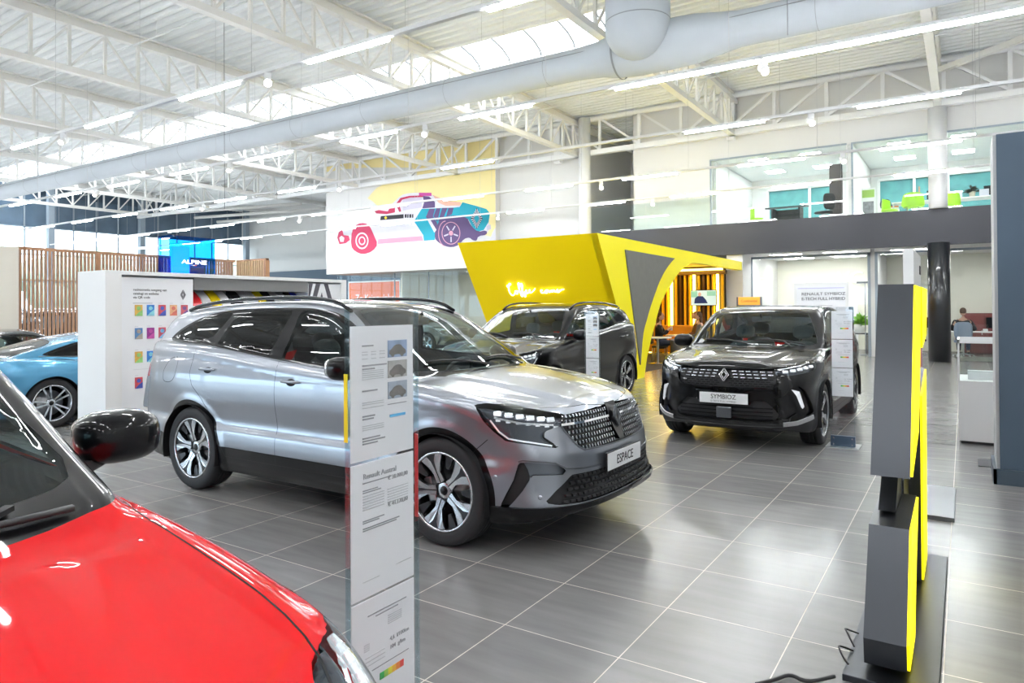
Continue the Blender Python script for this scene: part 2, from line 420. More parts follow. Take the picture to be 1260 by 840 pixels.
M_red = mat('red_lens', (.35, .008, .01), .12, coat=1., emit=(1, .03, .02), es=.12)
M_plate = mat('white_plate', (.82, .83, .84), .3)
M_ink = mat('black_print', (.012, .012, .014), .5)
M_inkg = mat('grey_print', (.22, .22, .23), .6)

def on_s(F, s_, z, sg):
    return F.march(np.array([-S2*s_ + 2.4, sg*(S2*s_ + 2.4), z]), np.array([-S2, -sg*S2, 0.]), 4.6, .012)
def surf(F, mode, a, b, sg=1):
    if mode == 'side': return F.on_side(a, b, sg)
    if mode == 'front': return F.on_front(a, b)
    if mode == 'top': return F.on_top(a, b)
    return on_s(F, a, b, sg)
def nrm(F, p):
    g = F.grad(np.array([p]))[0]; return g/np.linalg.norm(g)
def ribbon(mb, F, pts, mode, w, off=.0015, sg=1, closed=False, step=.04, thick=0.):
    """a narrow strip that follows the body surface"""
    P = [surf(F, mode, a, b, sg) for a, b in resample(pts, step, closed)]; P = [p for p in P if p is not None]
    n = len(P); L_ = []; 
    if n < 2: return mb
    for i, p in enumerate(P):
        t = (P[(i+1) % n] - P[i-1]) if closed else (P[min(i+1, n-1)] - P[max(i-1, 0)])
        N = nrm(F, p); b = np.cross(N, t); b /= np.linalg.norm(b) + 1e-9
        for k, h in ((-.5, 0), (-.42, 1), (.42, 1), (.5, 0)) if thick else ((-.5, 0), (.5, 0)):
            L_.append(p + N*(off + thick*h) + b*w*k)
    q = len(L_)//n; fs = []
    for i in range(n if closed else n-1):
        j = (i+1) % n
        for k in range(q-1): fs.append((i*q+k, i*q+k+1, j*q+k+1, j*q+k))
    return mb.add(L_, fs, False)
def frame_at(F, p, up=(0, 0, 1)):
    """local axes on the surface: right, up, normal"""
    N = Vector(nrm(F, p)); u = Vector(up); r = u.cross(N).normalized(); u = N.cross(r); return r, u, N
def block(mb, F, mode, a, b, w, h, d, off=0., sg=1, bev=0, roll=0.):
    p = surf(F, mode, a, b, sg)
    if p is None: return
    r, u, N = frame_at(F, p)
    if roll: r, u = r*math.cos(roll) + u*math.sin(roll), u*math.cos(roll) - r*math.sin(roll)
    R = Matrix((r, u, N)).transposed(); mb.box(Vector(p) + N*off, (w, h, d), R, bev)

WHEELS = {}
def wheel_meshes(style, D, W):
    """tyre, rim, disc and cap meshes; the wheel turns about y and its outer face looks to +y"""
    k = (style, D, W)
    if k in WHEELS: return WHEELS[k]
    R = D/2; rr = R*.715; h = W/2; out = []
    t = MB(); t.lathe([(rr, -h*.80), (rr+.01, -h*.96), (R*.87, -h*1.0), (R*.955, -h*.95), (R*.985, -h*.80), (R, -h*.62), (R, -h*.36), (R-.006, -h*.34), (R-.006, -h*.30), (R, -h*.28), (R, -.008), (R-.006, -.006), (R-.006, .006), (R, .008), (R, h*.28), (R-.006, h*.30), (R-.006, h*.34), (R, h*.36), (R, h*.62), (R*.985, h*.80), (R*.955, h*.95), (R*.87, h*1.0), (R*.80, h*.985), (rr+.01, h*.96), (rr, h*.80)], axis='y', n=64)
    out.append(('wheel', t, M_tyre))
    r = MB(); dark = M_rimd
    r.lathe([(rr+.004, h*.92), (rr-.004, h*.96), (rr-.012, h*.90), (rr-.02, h*.5), (rr-.03, -h*.8), (rr+.002, -h*.85)], axis='y', n=48)
    face = MB(); face.lathe([(rr+.006, h*.93), (rr+.002, h*.985), (rr-.006, h*.985), (rr-.010, h*.93)], axis='y', n=48)
    def blade(mbx, poly, ang, y0, dish, th):
        ca, sa = math.cos(ang), math.sin(ang)
        def f(dy): return lambda u, v: (u*ca - v*sa, y0 - dish*(1 - u/rr)**1.5 - dy, u*sa + v*ca)
        mbx.prism(poly, f(th), f(0))
    if style == 'blade':
        for i in range(5):
            a = 2*PI*i/5 + .3
            for sg in (-1, 1):
                pl = [(.055, sg*.004), (.06, sg*.034), (.12, sg*.028), (rr*.68, sg*.052), (rr*.985, sg*.108), (rr*.99, sg*.045), (rr*.80, sg*.014), (.13, sg*.004)]
                blade(face, pl, a, h*.90, .035, .012)
            pl = [(.05, -.032), (.05, .032), (.13, .03), (rr*.7, .05), (rr*.98, .095), (rr*.98, -.095), (rr*.7, -.05), (.13, -.03)]
            blade(r, pl, a, h*.86, .035, .03)
            pl = [(rr*.60, -.012), (rr*.60, .012), (rr*.99, .035), (rr*.99, -.035)]; blade(r, pl, a + PI/5, h*.80, .03, .02)
    elif style == 'turbine':
        for i in range(5):
            a = 2*PI*i/5 + .1
            pl = [(.05, -.028), (.05, .028), (.12, .022), (rr*.65, .030), (rr*.99, .075), (rr*.99, .03), (rr*.75, -.005), (.12, -.02)]; blade(face, pl, a, h*.90, .03, .012)
            pl = [(.05, -.032), (.05, .032), (rr*.98, .085), (rr*.98, -.01)]; blade(r, pl, a, h*.85, .03, .03)
            pl = [(.09, -.012), (.09, .012), (rr*.99, -.02), (rr*.99, -.055)]; blade(face, pl, a, h*.86, .03, .01)
    else:
        dark = M_rim
        for i in range(5):
            for sg in (-1, 1):
                a = 2*PI*i/5 + .15
                pl = [(.045, sg*.004), (.05, sg*.022), (rr*.6, sg*.040), (rr*.99, sg*.058), (rr*.99, sg*.034), (rr*.6, sg*.018)]; blade(face, pl, a, h*.85, .03, .03)
    face.lathe([(0, h*.62), (.045, h*.62), (.062, h*.58), (.062, h*.40)], axis='y', n=24)
    out.append(('rim', r, dark)); out.append(('spokes', face, M_rim if style != 'turbine' else M_rim))
    d = MB(); d.lathe([(.02, -.02), (rr*.72, -.02), (rr*.72, .005), (.07, .005), (.06, .03), (0, .03)], axis='y', n=40)
    d.box((rr*.55, .01, .03), (.07, .07, .17), bev=.015); out.append(('brake_disc', d, M_disc))
    c = MB(); c.lathe([(0, h*.68), (.026, h*.675), (.030, h*.62)], axis='y', n=20)
    out.append(('centre_cap', c, M_black))
    WHEELS[k] = [(n_, m_.build(n_, ma)) for n_, m_, ma in out]
    for _, o in WHEELS[k]: COL.objects.unlink(o)
    return WHEELS[k]
def add_wheel(root, x, y, z, style, D, W, spin=0., steer=0.):
    ms = wheel_meshes(style, D, W); t = None
    for n_, o in ms:
        c = o.copy(); COL.objects.link(c)
        if t is None: t = c; c.parent = root; c.location = (x, y, z); c.rotation_euler = (0, spin, (PI if y < 0 else 0) + steer)
        else: c.parent = t
    return t

def seat(root, x, y, z=.40, m=None, tall=1.):
    s_ = MB(); R = Matrix.Rotation(-.32, 3, 'Y')
    s_.ellipsoid((x, y, z+.06), (.27, .25, .09), p=.55)
    s_.ellipsoid((x-.30, y, z+.36), (.08, .235, .33*tall), p=.6, R=R)
    s_.ellipsoid((x-.43, y, z+.80*tall), (.05, .13, .095), p=.7, R=R)
    s_.tube([(x-.40, y-.04, z+.6), (x-.43, y-.04, z+.8)], .008); s_.tube([(x-.40, y+.04, z+.6), (x-.43, y+.04, z+.8)], .008)
    return s_.build('seat', m or M_seat, root)

def build_car(name, label, cat, F, sp, paint, loc, rz, group=None):
    root = thing(name, label, cat, loc, rz, group); P = F.P
    lo, hi = sp['box']; K = Skin(F, lo, hi, sp.get('res', .022))
    xw = ((P['xa'], P['ra']), (P['xb'], P['rb'])); zw = P['zw']
    sideish = lambda C_, N: (np.abs(C_[:, 1]) > .5) & (np.abs(N[:, 1]) > .25)
    sd = lambda poly: (lambda f: (lambda Q: f(Q[:, 0], Q[:, 2])))(poly_sd(poly))
    fr = lambda poly: (lambda f: (lambda Q: f(np.abs(Q[:, 1]), Q[:, 2])))(poly_sd(poly))
    ss = lambda poly: (lambda f: (lambda Q: f((np.abs(Q[:, 1]) - Q[:, 0])*S2, Q[:, 2])))(poly_sd(poly))
    tp = lambda poly: (lambda f: (lambda Q: f(Q[:, 0], np.abs(Q[:, 1]))))(poly_sd(poly))
    # wheel openings
    for x0, r in xw: K.cut(lambda Q: np.hypot(Q[:, 0]-x0, Q[:, 2]-zw) - (r+.012), 'void', lambda C_, N: (np.abs(C_[:, 1]) > .45))
    zc = sp['clad']
    K.cut(lambda Q: Q[:, 2] - zc(Q[:, 0]), 'cladding', None)
    ring = sp.get('ring', .055)
    if ring:
        for x0, r in xw: K.cut(lambda Q: np.hypot(Q[:, 0]-x0, Q[:, 2]-zw) - (r+ring), 'cladding', lambda C_, N: (np.abs(C_[:, 1]) > .6) & (np.abs(N[:, 1]) > .45), over=['body', 'cladding'])
    # glass
    K.cut(sd(sp['dlo']), 'window_surround', sideish, over=['body'])
    for q in sp['win']:
        K.cut(sd(q[1]), q[0], sideish, over=['window_surround', 'body'])
    if 'dark_roof' in sp: K.cut(sd(sp['dark_roof']), 'dark_roof', lambda C_, N: C_[:, 2] > 1.0, over=['body'])
    K.cut(fr(sp['ws_black']), 'windscreen_edge', lambda C_, N: (C_[:, 0] > .1) & (N[:, 0] > .15) & (C_[:, 2] > .95), over=['body', 'dark_roof'])
    K.cut(fr(sp['ws']), 'windscreen', lambda C_, N: (C_[:, 0] > .1) & (N[:, 0] > .15) & (C_[:, 2] > .95), over=['windscreen_edge', 'body'])
    if 'rw' in sp: K.cut(fr(sp['rw']), 'rear_window', lambda C_, N: (C_[:, 0] < -.8) & (N[:, 0] < -.3), over=['body'])
    if 'roof' in sp: K.cut(tp(sp['roof']), 'roof_glass', lambda C_, N: (N[:, 2] > .7) & (C_[:, 2] > 1.3), over=['body', 'windscreen_edge'])
    for nm, kind, poly in sp.get('front', ()):   # lamps, grilles and vents of the nose
        K.cut(ss(poly) if kind == 's' else fr(poly), nm, lambda C_, N: (C_[:, 0] > 1.2) & (C_[:, 2] < 1.05), over=['body', 'cladding'] if nm != 'x' else None)
    for nm, kind, poly in sp.get('rear', ()):
        rs = (lambda f: (lambda Q: f((np.abs(Q[:, 1]) + Q[:, 0])*S2, Q[:, 2])))(poly_sd(poly))
        K.cut(rs, nm, lambda C_, N: (C_[:, 0] < -1.2), over=['body'])
    for nm, poly in sp.get('doors', ()): K.cut(sd(poly), nm, sideish, over=['body'])
    K.cut(tp(sp['hood']), 'bonnet', lambda C_, N: (N[:, 2] > .45) & (C_[:, 0] > .8), over=['body'])
    K.cut(lambda Q: sp.get('xbump', 1.62) - Q[:, 0], 'front_bumper', lambda C_, N: C_[:, 2] < 1.0, over=['body'])
    mats = dict(body=paint, bonnet=paint, front_bumper=paint, cladding=sp.get('cladmat', M_black), window_surround=M_black, windscreen_edge=M_black, dark_roof=M_black,
                windscreen=M_glass, rear_window=M_glass_d, roof_glass=M_black, headlight=M_lens, grille=M_plas, lower_grille=M_plas, intake=M_plas, blade=paint, tail_light=M_red)
    mats.update(sp.get('mats', {}))
    objs = {}
    for nm in K.names:
        if nm == 'void': continue
        m = mats.get(nm, paint)
        sides = (1, -1) if nm in sp.get('paired', ('headlight', 'front_door', 'rear_door', 'front_window', 'rear_door_window', 'quarter_window', 'window_surround', 'intake', 'tail_light', 'blade', 'intake_recess')) else (0,)
        if nm in ('front_window',): m = sp.get('fg', M_glass_s)
        if nm in ('rear_door_window', 'quarter_window'): m = sp.get('rg', M_glass_d)
        for sg in sides:
            sel = K.region(nm, sg)
            push = {'intake_recess': -.018, 'grille': -.035, 'lower_grille': -.03, 'intake': -.03, 'windscreen': -.001}.get(nm, 0.)
            if nm == 'headlight':
                o = K.take(sel, 'headlight', M_ledd, root, push=-.045); c = K.take(sel, 'lens', M_lens, o)
                objs[(nm, sg)] = o
            else: objs[(nm, sg)] = K.take(sel, nm, m, root, push)
    # wheels and wheel housings
    trk = sp['track']
    for x0, r in xw:
        for sg in (-1, 1):
            if (x0 > 0 and sg == 1 and sp.get('no_fl')): continue
            l = MB(); l.lathe([(r+.012, .90), (r+.03, .70), (r+.03, .45), (.0, .45)], (x0, 0, zw), 'y', 28, arc=(-.28, PI+.28))
            l.v = [(a, sg*(b if b < .8 else trk + .028), c_) for a, b, c_ in l.v]; l.build('wheel_housing', M_gap, root, fix=False)
            add_wheel(root, x0, sg*(trk - sp['tw']/2), sp['D']/2, sp['style'], sp['D'], sp['tw'], spin=sp.get('spin', .35)*(1 if x0 > 0 else .4) , steer=0)
    # floor pan, cabin lining, seats, dashboard, steering wheel
    fl = MB(); fl.bb(P['xb']-.6, P['xa']+.5, -.52, .52, .17, .3); fl.bb(P['xb']+.45, P['xa']-.48, -.80, .80, .19, .38); fl.build('floor_pan', M_plas, root)
    c_ = K.P[K.T].mean(1); bodyish = np.isin(K.R, [K.names.index(q) for q in K.names if q in ('body', 'front_door', 'rear_door', 'window_surround', 'windscreen_edge', 'roof_glass')])
    K.take(bodyish & (c_[:, 0] > P['xb']-.75) & (c_[:, 0] < .95) & (c_[:, 2] > .5), 'cabin_lining', sp.get('lining', M_trim), root, push=-.03)
    for x in (.18, -.72) if sp.get('seats', True) else ():
        for y in (-.38, .38): seat(root, x, y, .40 if x > 0 else .42)
    d = MB(); zt = sp.get('dash', 1.0); d.add(*dash_shape(zt, P['plan'] and .74)); d.build('dashboard', M_plas, root)
    sw = MB(); ctr = Vector((.52, .38, zt-.06)); ax = Vector((-.88, 0, .47)).normalized(); a = Vector((0, 1, 0)); b = ax.cross(a)
    sw.tube([ctr + (a*math.cos(t) + b*math.sin(t)*.92)*.18 for t in [2*PI*i/24 for i in range(24)]], .014, 6, closed=True)
    sw.ellipsoid(ctr, (.03, .07, .06)); sw.bar(ctr, ctr + a*.17, .02, .03); sw.bar(ctr, ctr - a*.17, .02, .03); sw.bar(ctr, ctr - ax*.25, .05)
    sw.build('steering_wheel', M_plas, root)
    rm = MB(); rm.box((.42, 0, sp.get('mirz', 1.44)), (.02, .24, .07), bev=.015); rm.bar((.42, 0, sp.get('mirz', 1.44)), (.46, 0, sp.get('mirz', 1.44)+.07), .02); rm.build('rear_view_mirror', M_plas, root)
    # panel gaps
    g = MB()
    for sg in (-1, 1):
        for pl in sp['gaps']: ribbon(g, F, pl, 'side', .0045, .0006, sg)
        for pl in sp.get('gaps_top', ()): ribbon(g, F, [(a_, b_*sg) for a_, b_ in pl], 'top', .005, .0006)
    g.build('panel_gaps', M_gap, root, fix=False)
    # window trim strips
    if 'trimline' in sp:
        for sg in (-1, 1):
            t = MB(); ribbon(t, F, sp['trimline'], 'side', .010, .001, sg, thick=.004); t.build('window_trim', sp.get('trimmat', M_chrome), root, fix=False)
    # door mirrors
    for sg in (-1, 1):
        mx, my, mz = sp['mirror']; m_ = MB()
        m_.ellipsoid((mx, sg*my, mz), (.10, .125, .085), 20, 14, .72, Matrix.Rotation(-sg*.12, 3, 'Z'))
        o = m_.build('door_mirror', sp.get('mirmat', M_black), root)
        a_ = MB(); a_.bar((mx-.01, sg*(my-.06), mz-.06), (mx+.02, sg*(my-.19), mz-.10), .09, .035); a_.build('mirror_arm', M_plas, o)
        b_ = MB(); b_.ellipsoid((mx-.062, sg*my, mz), (.045, .108, .07), 16, 10, .6); b_.build('mirror_glass', M_chrome, o)
        ind = MB(); ind.tube([(mx+.085 - .05*abs(t), sg*(my+.01+.10*t), mz-.01) for t in (-.6, -.2, .2, .6, 1.)], .006, 6); ind.build('indicator', M_lens if sp.get('redmir') else M_satin, o)
    # handles
    for (hx_, hz_) in sp.get('handles', ()):
        for sg in (-1, 1):
            p = Vector(F.on_side(hx_, hz_, sg)); r, u, N = frame_at(F, p)
            if r.x < 0: r = -r
            h = MB(); sc = MB(); sc.ellipsoid(p - N*.004, (.062, .008, .030), R=Matrix((r, N, u)).transposed()); so = sc.build('handle_recess', M_gap, root)
            pts = [p + r*t + N*(.030 - .024*abs(t/.1)**4) + u*(.004) for t in (-.10, -.085, -.05, 0, .05, .085, .10)]
            h.tube(pts, [.006, .011, .0125, .0125, .0125, .011, .006], 10); h.build('door_handle', sp.get('handlemat', paint), root)
    # roof rails
    if 'rails' in sp:
        for sg in (-1, 1):
            pts = []
            for x, z_ in [(-x_*.1, 0) for x_ in range(int(-sp['rails'][1]*10), int(-sp['rails'][0]*10)+1)]:
                q = F.on_top(x, sg*sp['rails'][2]);
                e = min(x - sp['rails'][0], sp['rails'][1] - x); pts.append((x, sg*sp['rails'][2], q[2] + .004 + .030*min(1, max(0, e)/.18)))
            r_ = MB(); r_.tube(pts, .016, 8); r_.build('roof_rail', sp.get('railmat', M_black), root)
    # wipers
    for y0, y1 in ((.62, .05), (-.02, -.58)):
        w_ = MB(); pts = []
        for t in np.linspace(0, 1, 8):
            yy_ = y0 + (y1-y0)*t; q = F.march(np.array([2.6, yy_, sp['wipz'] + sp.get('wipl', .05)*math.sin(t*2.2)]), np.array([-1., 0, 0]), 3.); pts.append(Vector(q) + Vector((.012, 0, .012)))
        w_.tube(pts, .009, 5); w_.bar(pts[3], Vector(F.on_top(sp.get('wipx', 1.12), y0*.8)) + Vector((0, 0, .015)), .022, .012); w_.build('wiper', M_plas, root)
    return root, K, objs

def dash_shape(zt, hw):
    """dashboard: a rounded shelf across the cabin"""
    prof = [(1.10, zt-.02), (.95, zt+.01), (.78, zt+.015), (.66, zt-.02), (.60, zt-.12), (.66, zt-.30), (.75, zt-.50), (1.10, zt-.50)]
    n = len(prof); vs = [(x, y, z) for y in (-hw, hw) for x, z in prof]
    fs = [tuple(range(n)), tuple(range(n, 2*n))[::-1]] + [(i, i+n, (i+1) % n + n, (i+1) % n) for i in range(n)]
    return vs, fs

def plate(root, F, y0, z0, w, h, lines, sizes, sg=1, off=.02):
    p = Vector(F.on_front(y0, z0)); r, u, N = frame_at(F, p); N = Vector((N.x, N.y, 0)).normalized(); u = Vector((0, 0, 1)); r = u.cross(N)
    R = Matrix((r, u, N)).transposed(); m = MB(); m.box(p + N*off, (w+.012, h+.012, .01), R, .003); o = m.build('plate_holder', M_plas, root)
    m = MB(); m.box(p + N*(off+.006), (w, h, .006), R, .002); o2 = m.build('name_plate', M_plate, root)
    for (tx, s_, dy, sx_, mm) in lines:
        t = MB(); text_mb(t, tx, s_, lambda a, b, c: tuple(p + N*(off+.010+c) + r*a + u*(b+dy)), .002, 'CENTER', sx_); t.build('lettering', mm, o2, fix=False)
def diamond(root, F, z0, w, h, band, m, name='emblem', off=.02, back=None, gap=True):
    """upright lozenge badge made of two interlocking bands"""
    p = Vector(F.on_front(0., z0)); r, u, N = frame_at(F, p)
    N = Vector((N.x, 0, max(-.2, min(.2, N.z)))).normalized(); r = Vector((0, 0, 1)).cross(N).normalized(); u = N.cross(r)
    if back:
        b = MB(); b.prism([(0, h*.56), (w*.60, 0), (0, -h*.56), (-w*.60, 0)], lambda a, c: tuple(p + r*a + u*c + N*(off-.02)), lambda a, c: tuple(p + r*a + u*c + N*off)); b.build('badge_backing', back, root)
    e = MB()
    for sg in (1, -1):
        for (i0, i1) in ((0, .40), (.60, 1.)) :
            o = w/2*i1 if False else 0
        # outer band of one side and the inner parallel band
        for sc, cut in ((1., .86), (.62, .62)):
            pl = [(0 + sg*w*.03, sc*h/2 - (0 if sc == 1 else 0)), (sg*w/2*sc, 0), (sg*w*.03, -sc*h/2), (sg*w*.03, -sc*h/2 + band*1.55), (sg*(w/2*sc - band*.95), 0), (sg*w*.03, sc*h/2 - band*1.55)]
            e.prism(pl, lambda a, c: tuple(p + r*a + u*c + N*off), lambda a, c: tuple(p + r*a + u*c + N*(off+.012)))
    return e.build(name, m, root)
# ---------------------------------------------------------------- the cars themselves
C_silver = mat('silver_blue_paint', (.34, .365, .41), .30, metal=.85, coat=1., var=.015, scale=2)
C_red = mat('flame_red_paint', (.74, .010, .014), .45, metal=0., spec=.0, cior=1.4, coat=1., var=.02, scale=2)
C_blk = mat('black_paint', (.002, .002, .0025), .35, metal=0., coat=1., var=.02, spec=.1, cior=1.42)
C_blue = mat('light_blue_paint', (.10, .38, .62), .25, metal=.55, coat=1., var=.02)
C_dgrey = mat('dark_grey_paint', (.06, .062, .065), .25, metal=.5, coat=1., var=.02)

QW = smooth_poly([(-1.90, 1.275), (-1.82, 1.335), (-1.64, 1.41), (-1.40, 1.478), (-1.16, 1.512), (-1.03, 1.522), (-1.06, 1.47), (-1.27, 1.262)], 1)
RW = smooth_poly([(-.955, 1.524), (-.27, 1.540), (-.275, 1.51), (-.405, 1.178), (-.43, 1.175), (-1.14, 1.243), (-1.12, 1.26)], 1)
FW = smooth_poly([(-.175, 1.540), (.0, 1.532), (.17, 1.505), (.30, 1.455), (.45, 1.375), (.62, 1.27), (.78, 1.165), (.80, 1.11), (.62, 1.108), (.24, 1.124), (-.24, 1.158), (-.255, 1.17), (-.20, 1.33)], 1)
DLO = smooth_poly([(-1.97, 1.262), (-1.86, 1.345), (-1.65, 1.432), (-1.40, 1.50), (-1.1, 1.54), (-.6, 1.556), (-.1, 1.556), (.18, 1.528), (.34, 1.475), (.50, 1.385), (.68, 1.275), (.90, 1.13), (.88, 1.095), (.62, 1.092), (.24, 1.108), (-.25, 1.142), (-1.1, 1.225), (-1.5, 1.25)], 1)
WSB = [(0, 1.055), (.55, 1.058), (.78, 1.07), (.83, 1.085), (.80, 1.17), (.72, 1.33), (.625, 1.50), (.585, 1.545), (.4, 1.575), (0, 1.585), (-.1, 1.58), (-.1, 1.055)]
WSI = [(-.1, 1.085), (0, 1.085), (.5, 1.09), (.72, 1.105), (.765, 1.13), (.745, 1.19), (.68, 1.33), (.585, 1.49), (.54, 1.53), (.4, 1.545), (0, 1.555), (-.1, 1.555)]
FD = [(-.262, 1.30), (-.262, .335), (.70, .335), (.80, .42), (.86, .62), (.875, .9), (.90, 1.13), (.6, 1.6), (-.2, 1.6)]
RD = [(-.262, 1.30), (-.262, .335), (-.90, .335), (-.955, .45), (-1.03, .60), (-1.20, .79), (-1.33, .90), (-1.375, 1.0), (-1.35, 1.24), (-.9, 1.6), (-.2, 1.6)]
SUVSPEC = dict(
    box=((-2.55, -1.02, .08), (2.45, 1.02, 1.75)), res=.021,
    clad=pchip([-2.6, -2.1, -1.85, -1.0, 1.0, 1.75, 2.0, 2.2, 2.5], [.50, .48, .46, .415, .415, .325, .325, .325, .325]),
    dlo=DLO, win=(('quarter_window', QW), ('rear_door_window', RW), ('front_window', FW)), ws_black=WSB, ws=WSI,
    rw=[(-.1, 1.16), (.62, 1.16), (.72, 1.2), (.62, 1.44), (-.1, 1.46)],
    roof=[(.30, -.1), (.26, .50), (.20, .56), (-1.25, .56), (-1.30, .50), (-1.30, -.1)],
    front=(('headlight', 's', [(-.527, .935), (-.60, .945), (-.70, .938), (-.81, .922), (-1.075, .872), (-1.10, .86), (-1.10, .80), (-1.02, .795), (-.945, .775), (-.94, .742), (-1.03, .680), (-1.02, .672), (-.86, .698), (-.702, .722), (-.635, .776), (-.575, .84)]),
           ('grille', 'f', [(-.1, .885), (.2, .875), (.545, .862), (.60, .80), (.585, .765), (.52, .668), (.47, .64), (.2, .632), (-.1, .63)]),
           ('lower_grille', 'f', [(-.1, .50), (.35, .50), (.60, .505), (.70, .42), (.765, .352), (.70, .336), (.3, .332), (-.1, .332)]),
           ('intake', 's', [(-.665, .322), (-.70, .40), (-.745, .49), (-.775, .59), (-.80, .60), (-.83, .55), (-.845, .50), (-.80, .43), (-.715, .325)]),
           ('intake_recess', 's', [(-.80, .60), (-1.00, .578), (-1.06, .55), (-1.075, .535), (-1.05, .512), (-.86, .518), (-.845, .50), (-.83, .55)])),
    rear=(('tail_light', 's', [(-1.56, .98), (-1.56, .90), (-1.2, .91), (-1.0, .93), (-.93, 1.0), (-.87, 1.10), (-1.0, 1.06), (-1.3, 1.0)]),),
    doors=(('front_door', FD), ('rear_door', RD)),
    hood=smooth_poly([(.98, -.2), (.98, .70), (1.06, .775), (1.4, .775), (1.62, .77), (1.78, .74), (1.9, .68), (2.0, .58), (2.08, .42), (2.14, .2), (2.15, 0), (2.15, -.2)], 1),
    mats=dict(intake_recess=mat('recess_silver', (.16, .18, .21), .3, metal=.8, coat=.6)), track=.905, tw=.235, D=.71, style='blade', mirror=(.60, 1.0, 1.13), handles=((-1.13, 1.035), (-.075, .985)),
    rails=(-1.85, .33, .635), wipz=1.10, dash=1.03,
    gaps=([(-.262, 1.14), (-.262, .335), (.70, .335), (.80, .42), (.86, .62), (.875, .9), (.875, 1.09)],
          [(-.262, .335), (-.90, .335), (-.955, .45), (-1.03, .60), (-1.20, .79), (-1.33, .90), (-1.375, 1.0), (-1.355, 1.24)],
          smooth_poly([(-1.62, 1.135), (-1.72, 1.115), (-1.80, 1.02), (-1.80, .93), (-1.76, .905), (-1.66, .91), (-1.60, .96), (-1.585, 1.09)], 2) + [(-1.62, 1.135)],
          [(1.735, .725), (1.62, .63)]),
    gaps_top=(smooth_poly([(1.0, .80), (1.06, .785), (1.4, .785), (1.62, .78), (1.78, .75), (1.9, .69), (2.0, .59), (2.08, .43), (2.14, .2), (2.155, 0)], 1, False),),
    trimline=[(-1.95, 1.262), (-1.84, 1.26), (-1.5, 1.247), (-1.1, 1.222), (-.25, 1.139), (.24, 1.105), (.62, 1.090), (.86, 1.094)], trimmat=M_satin)

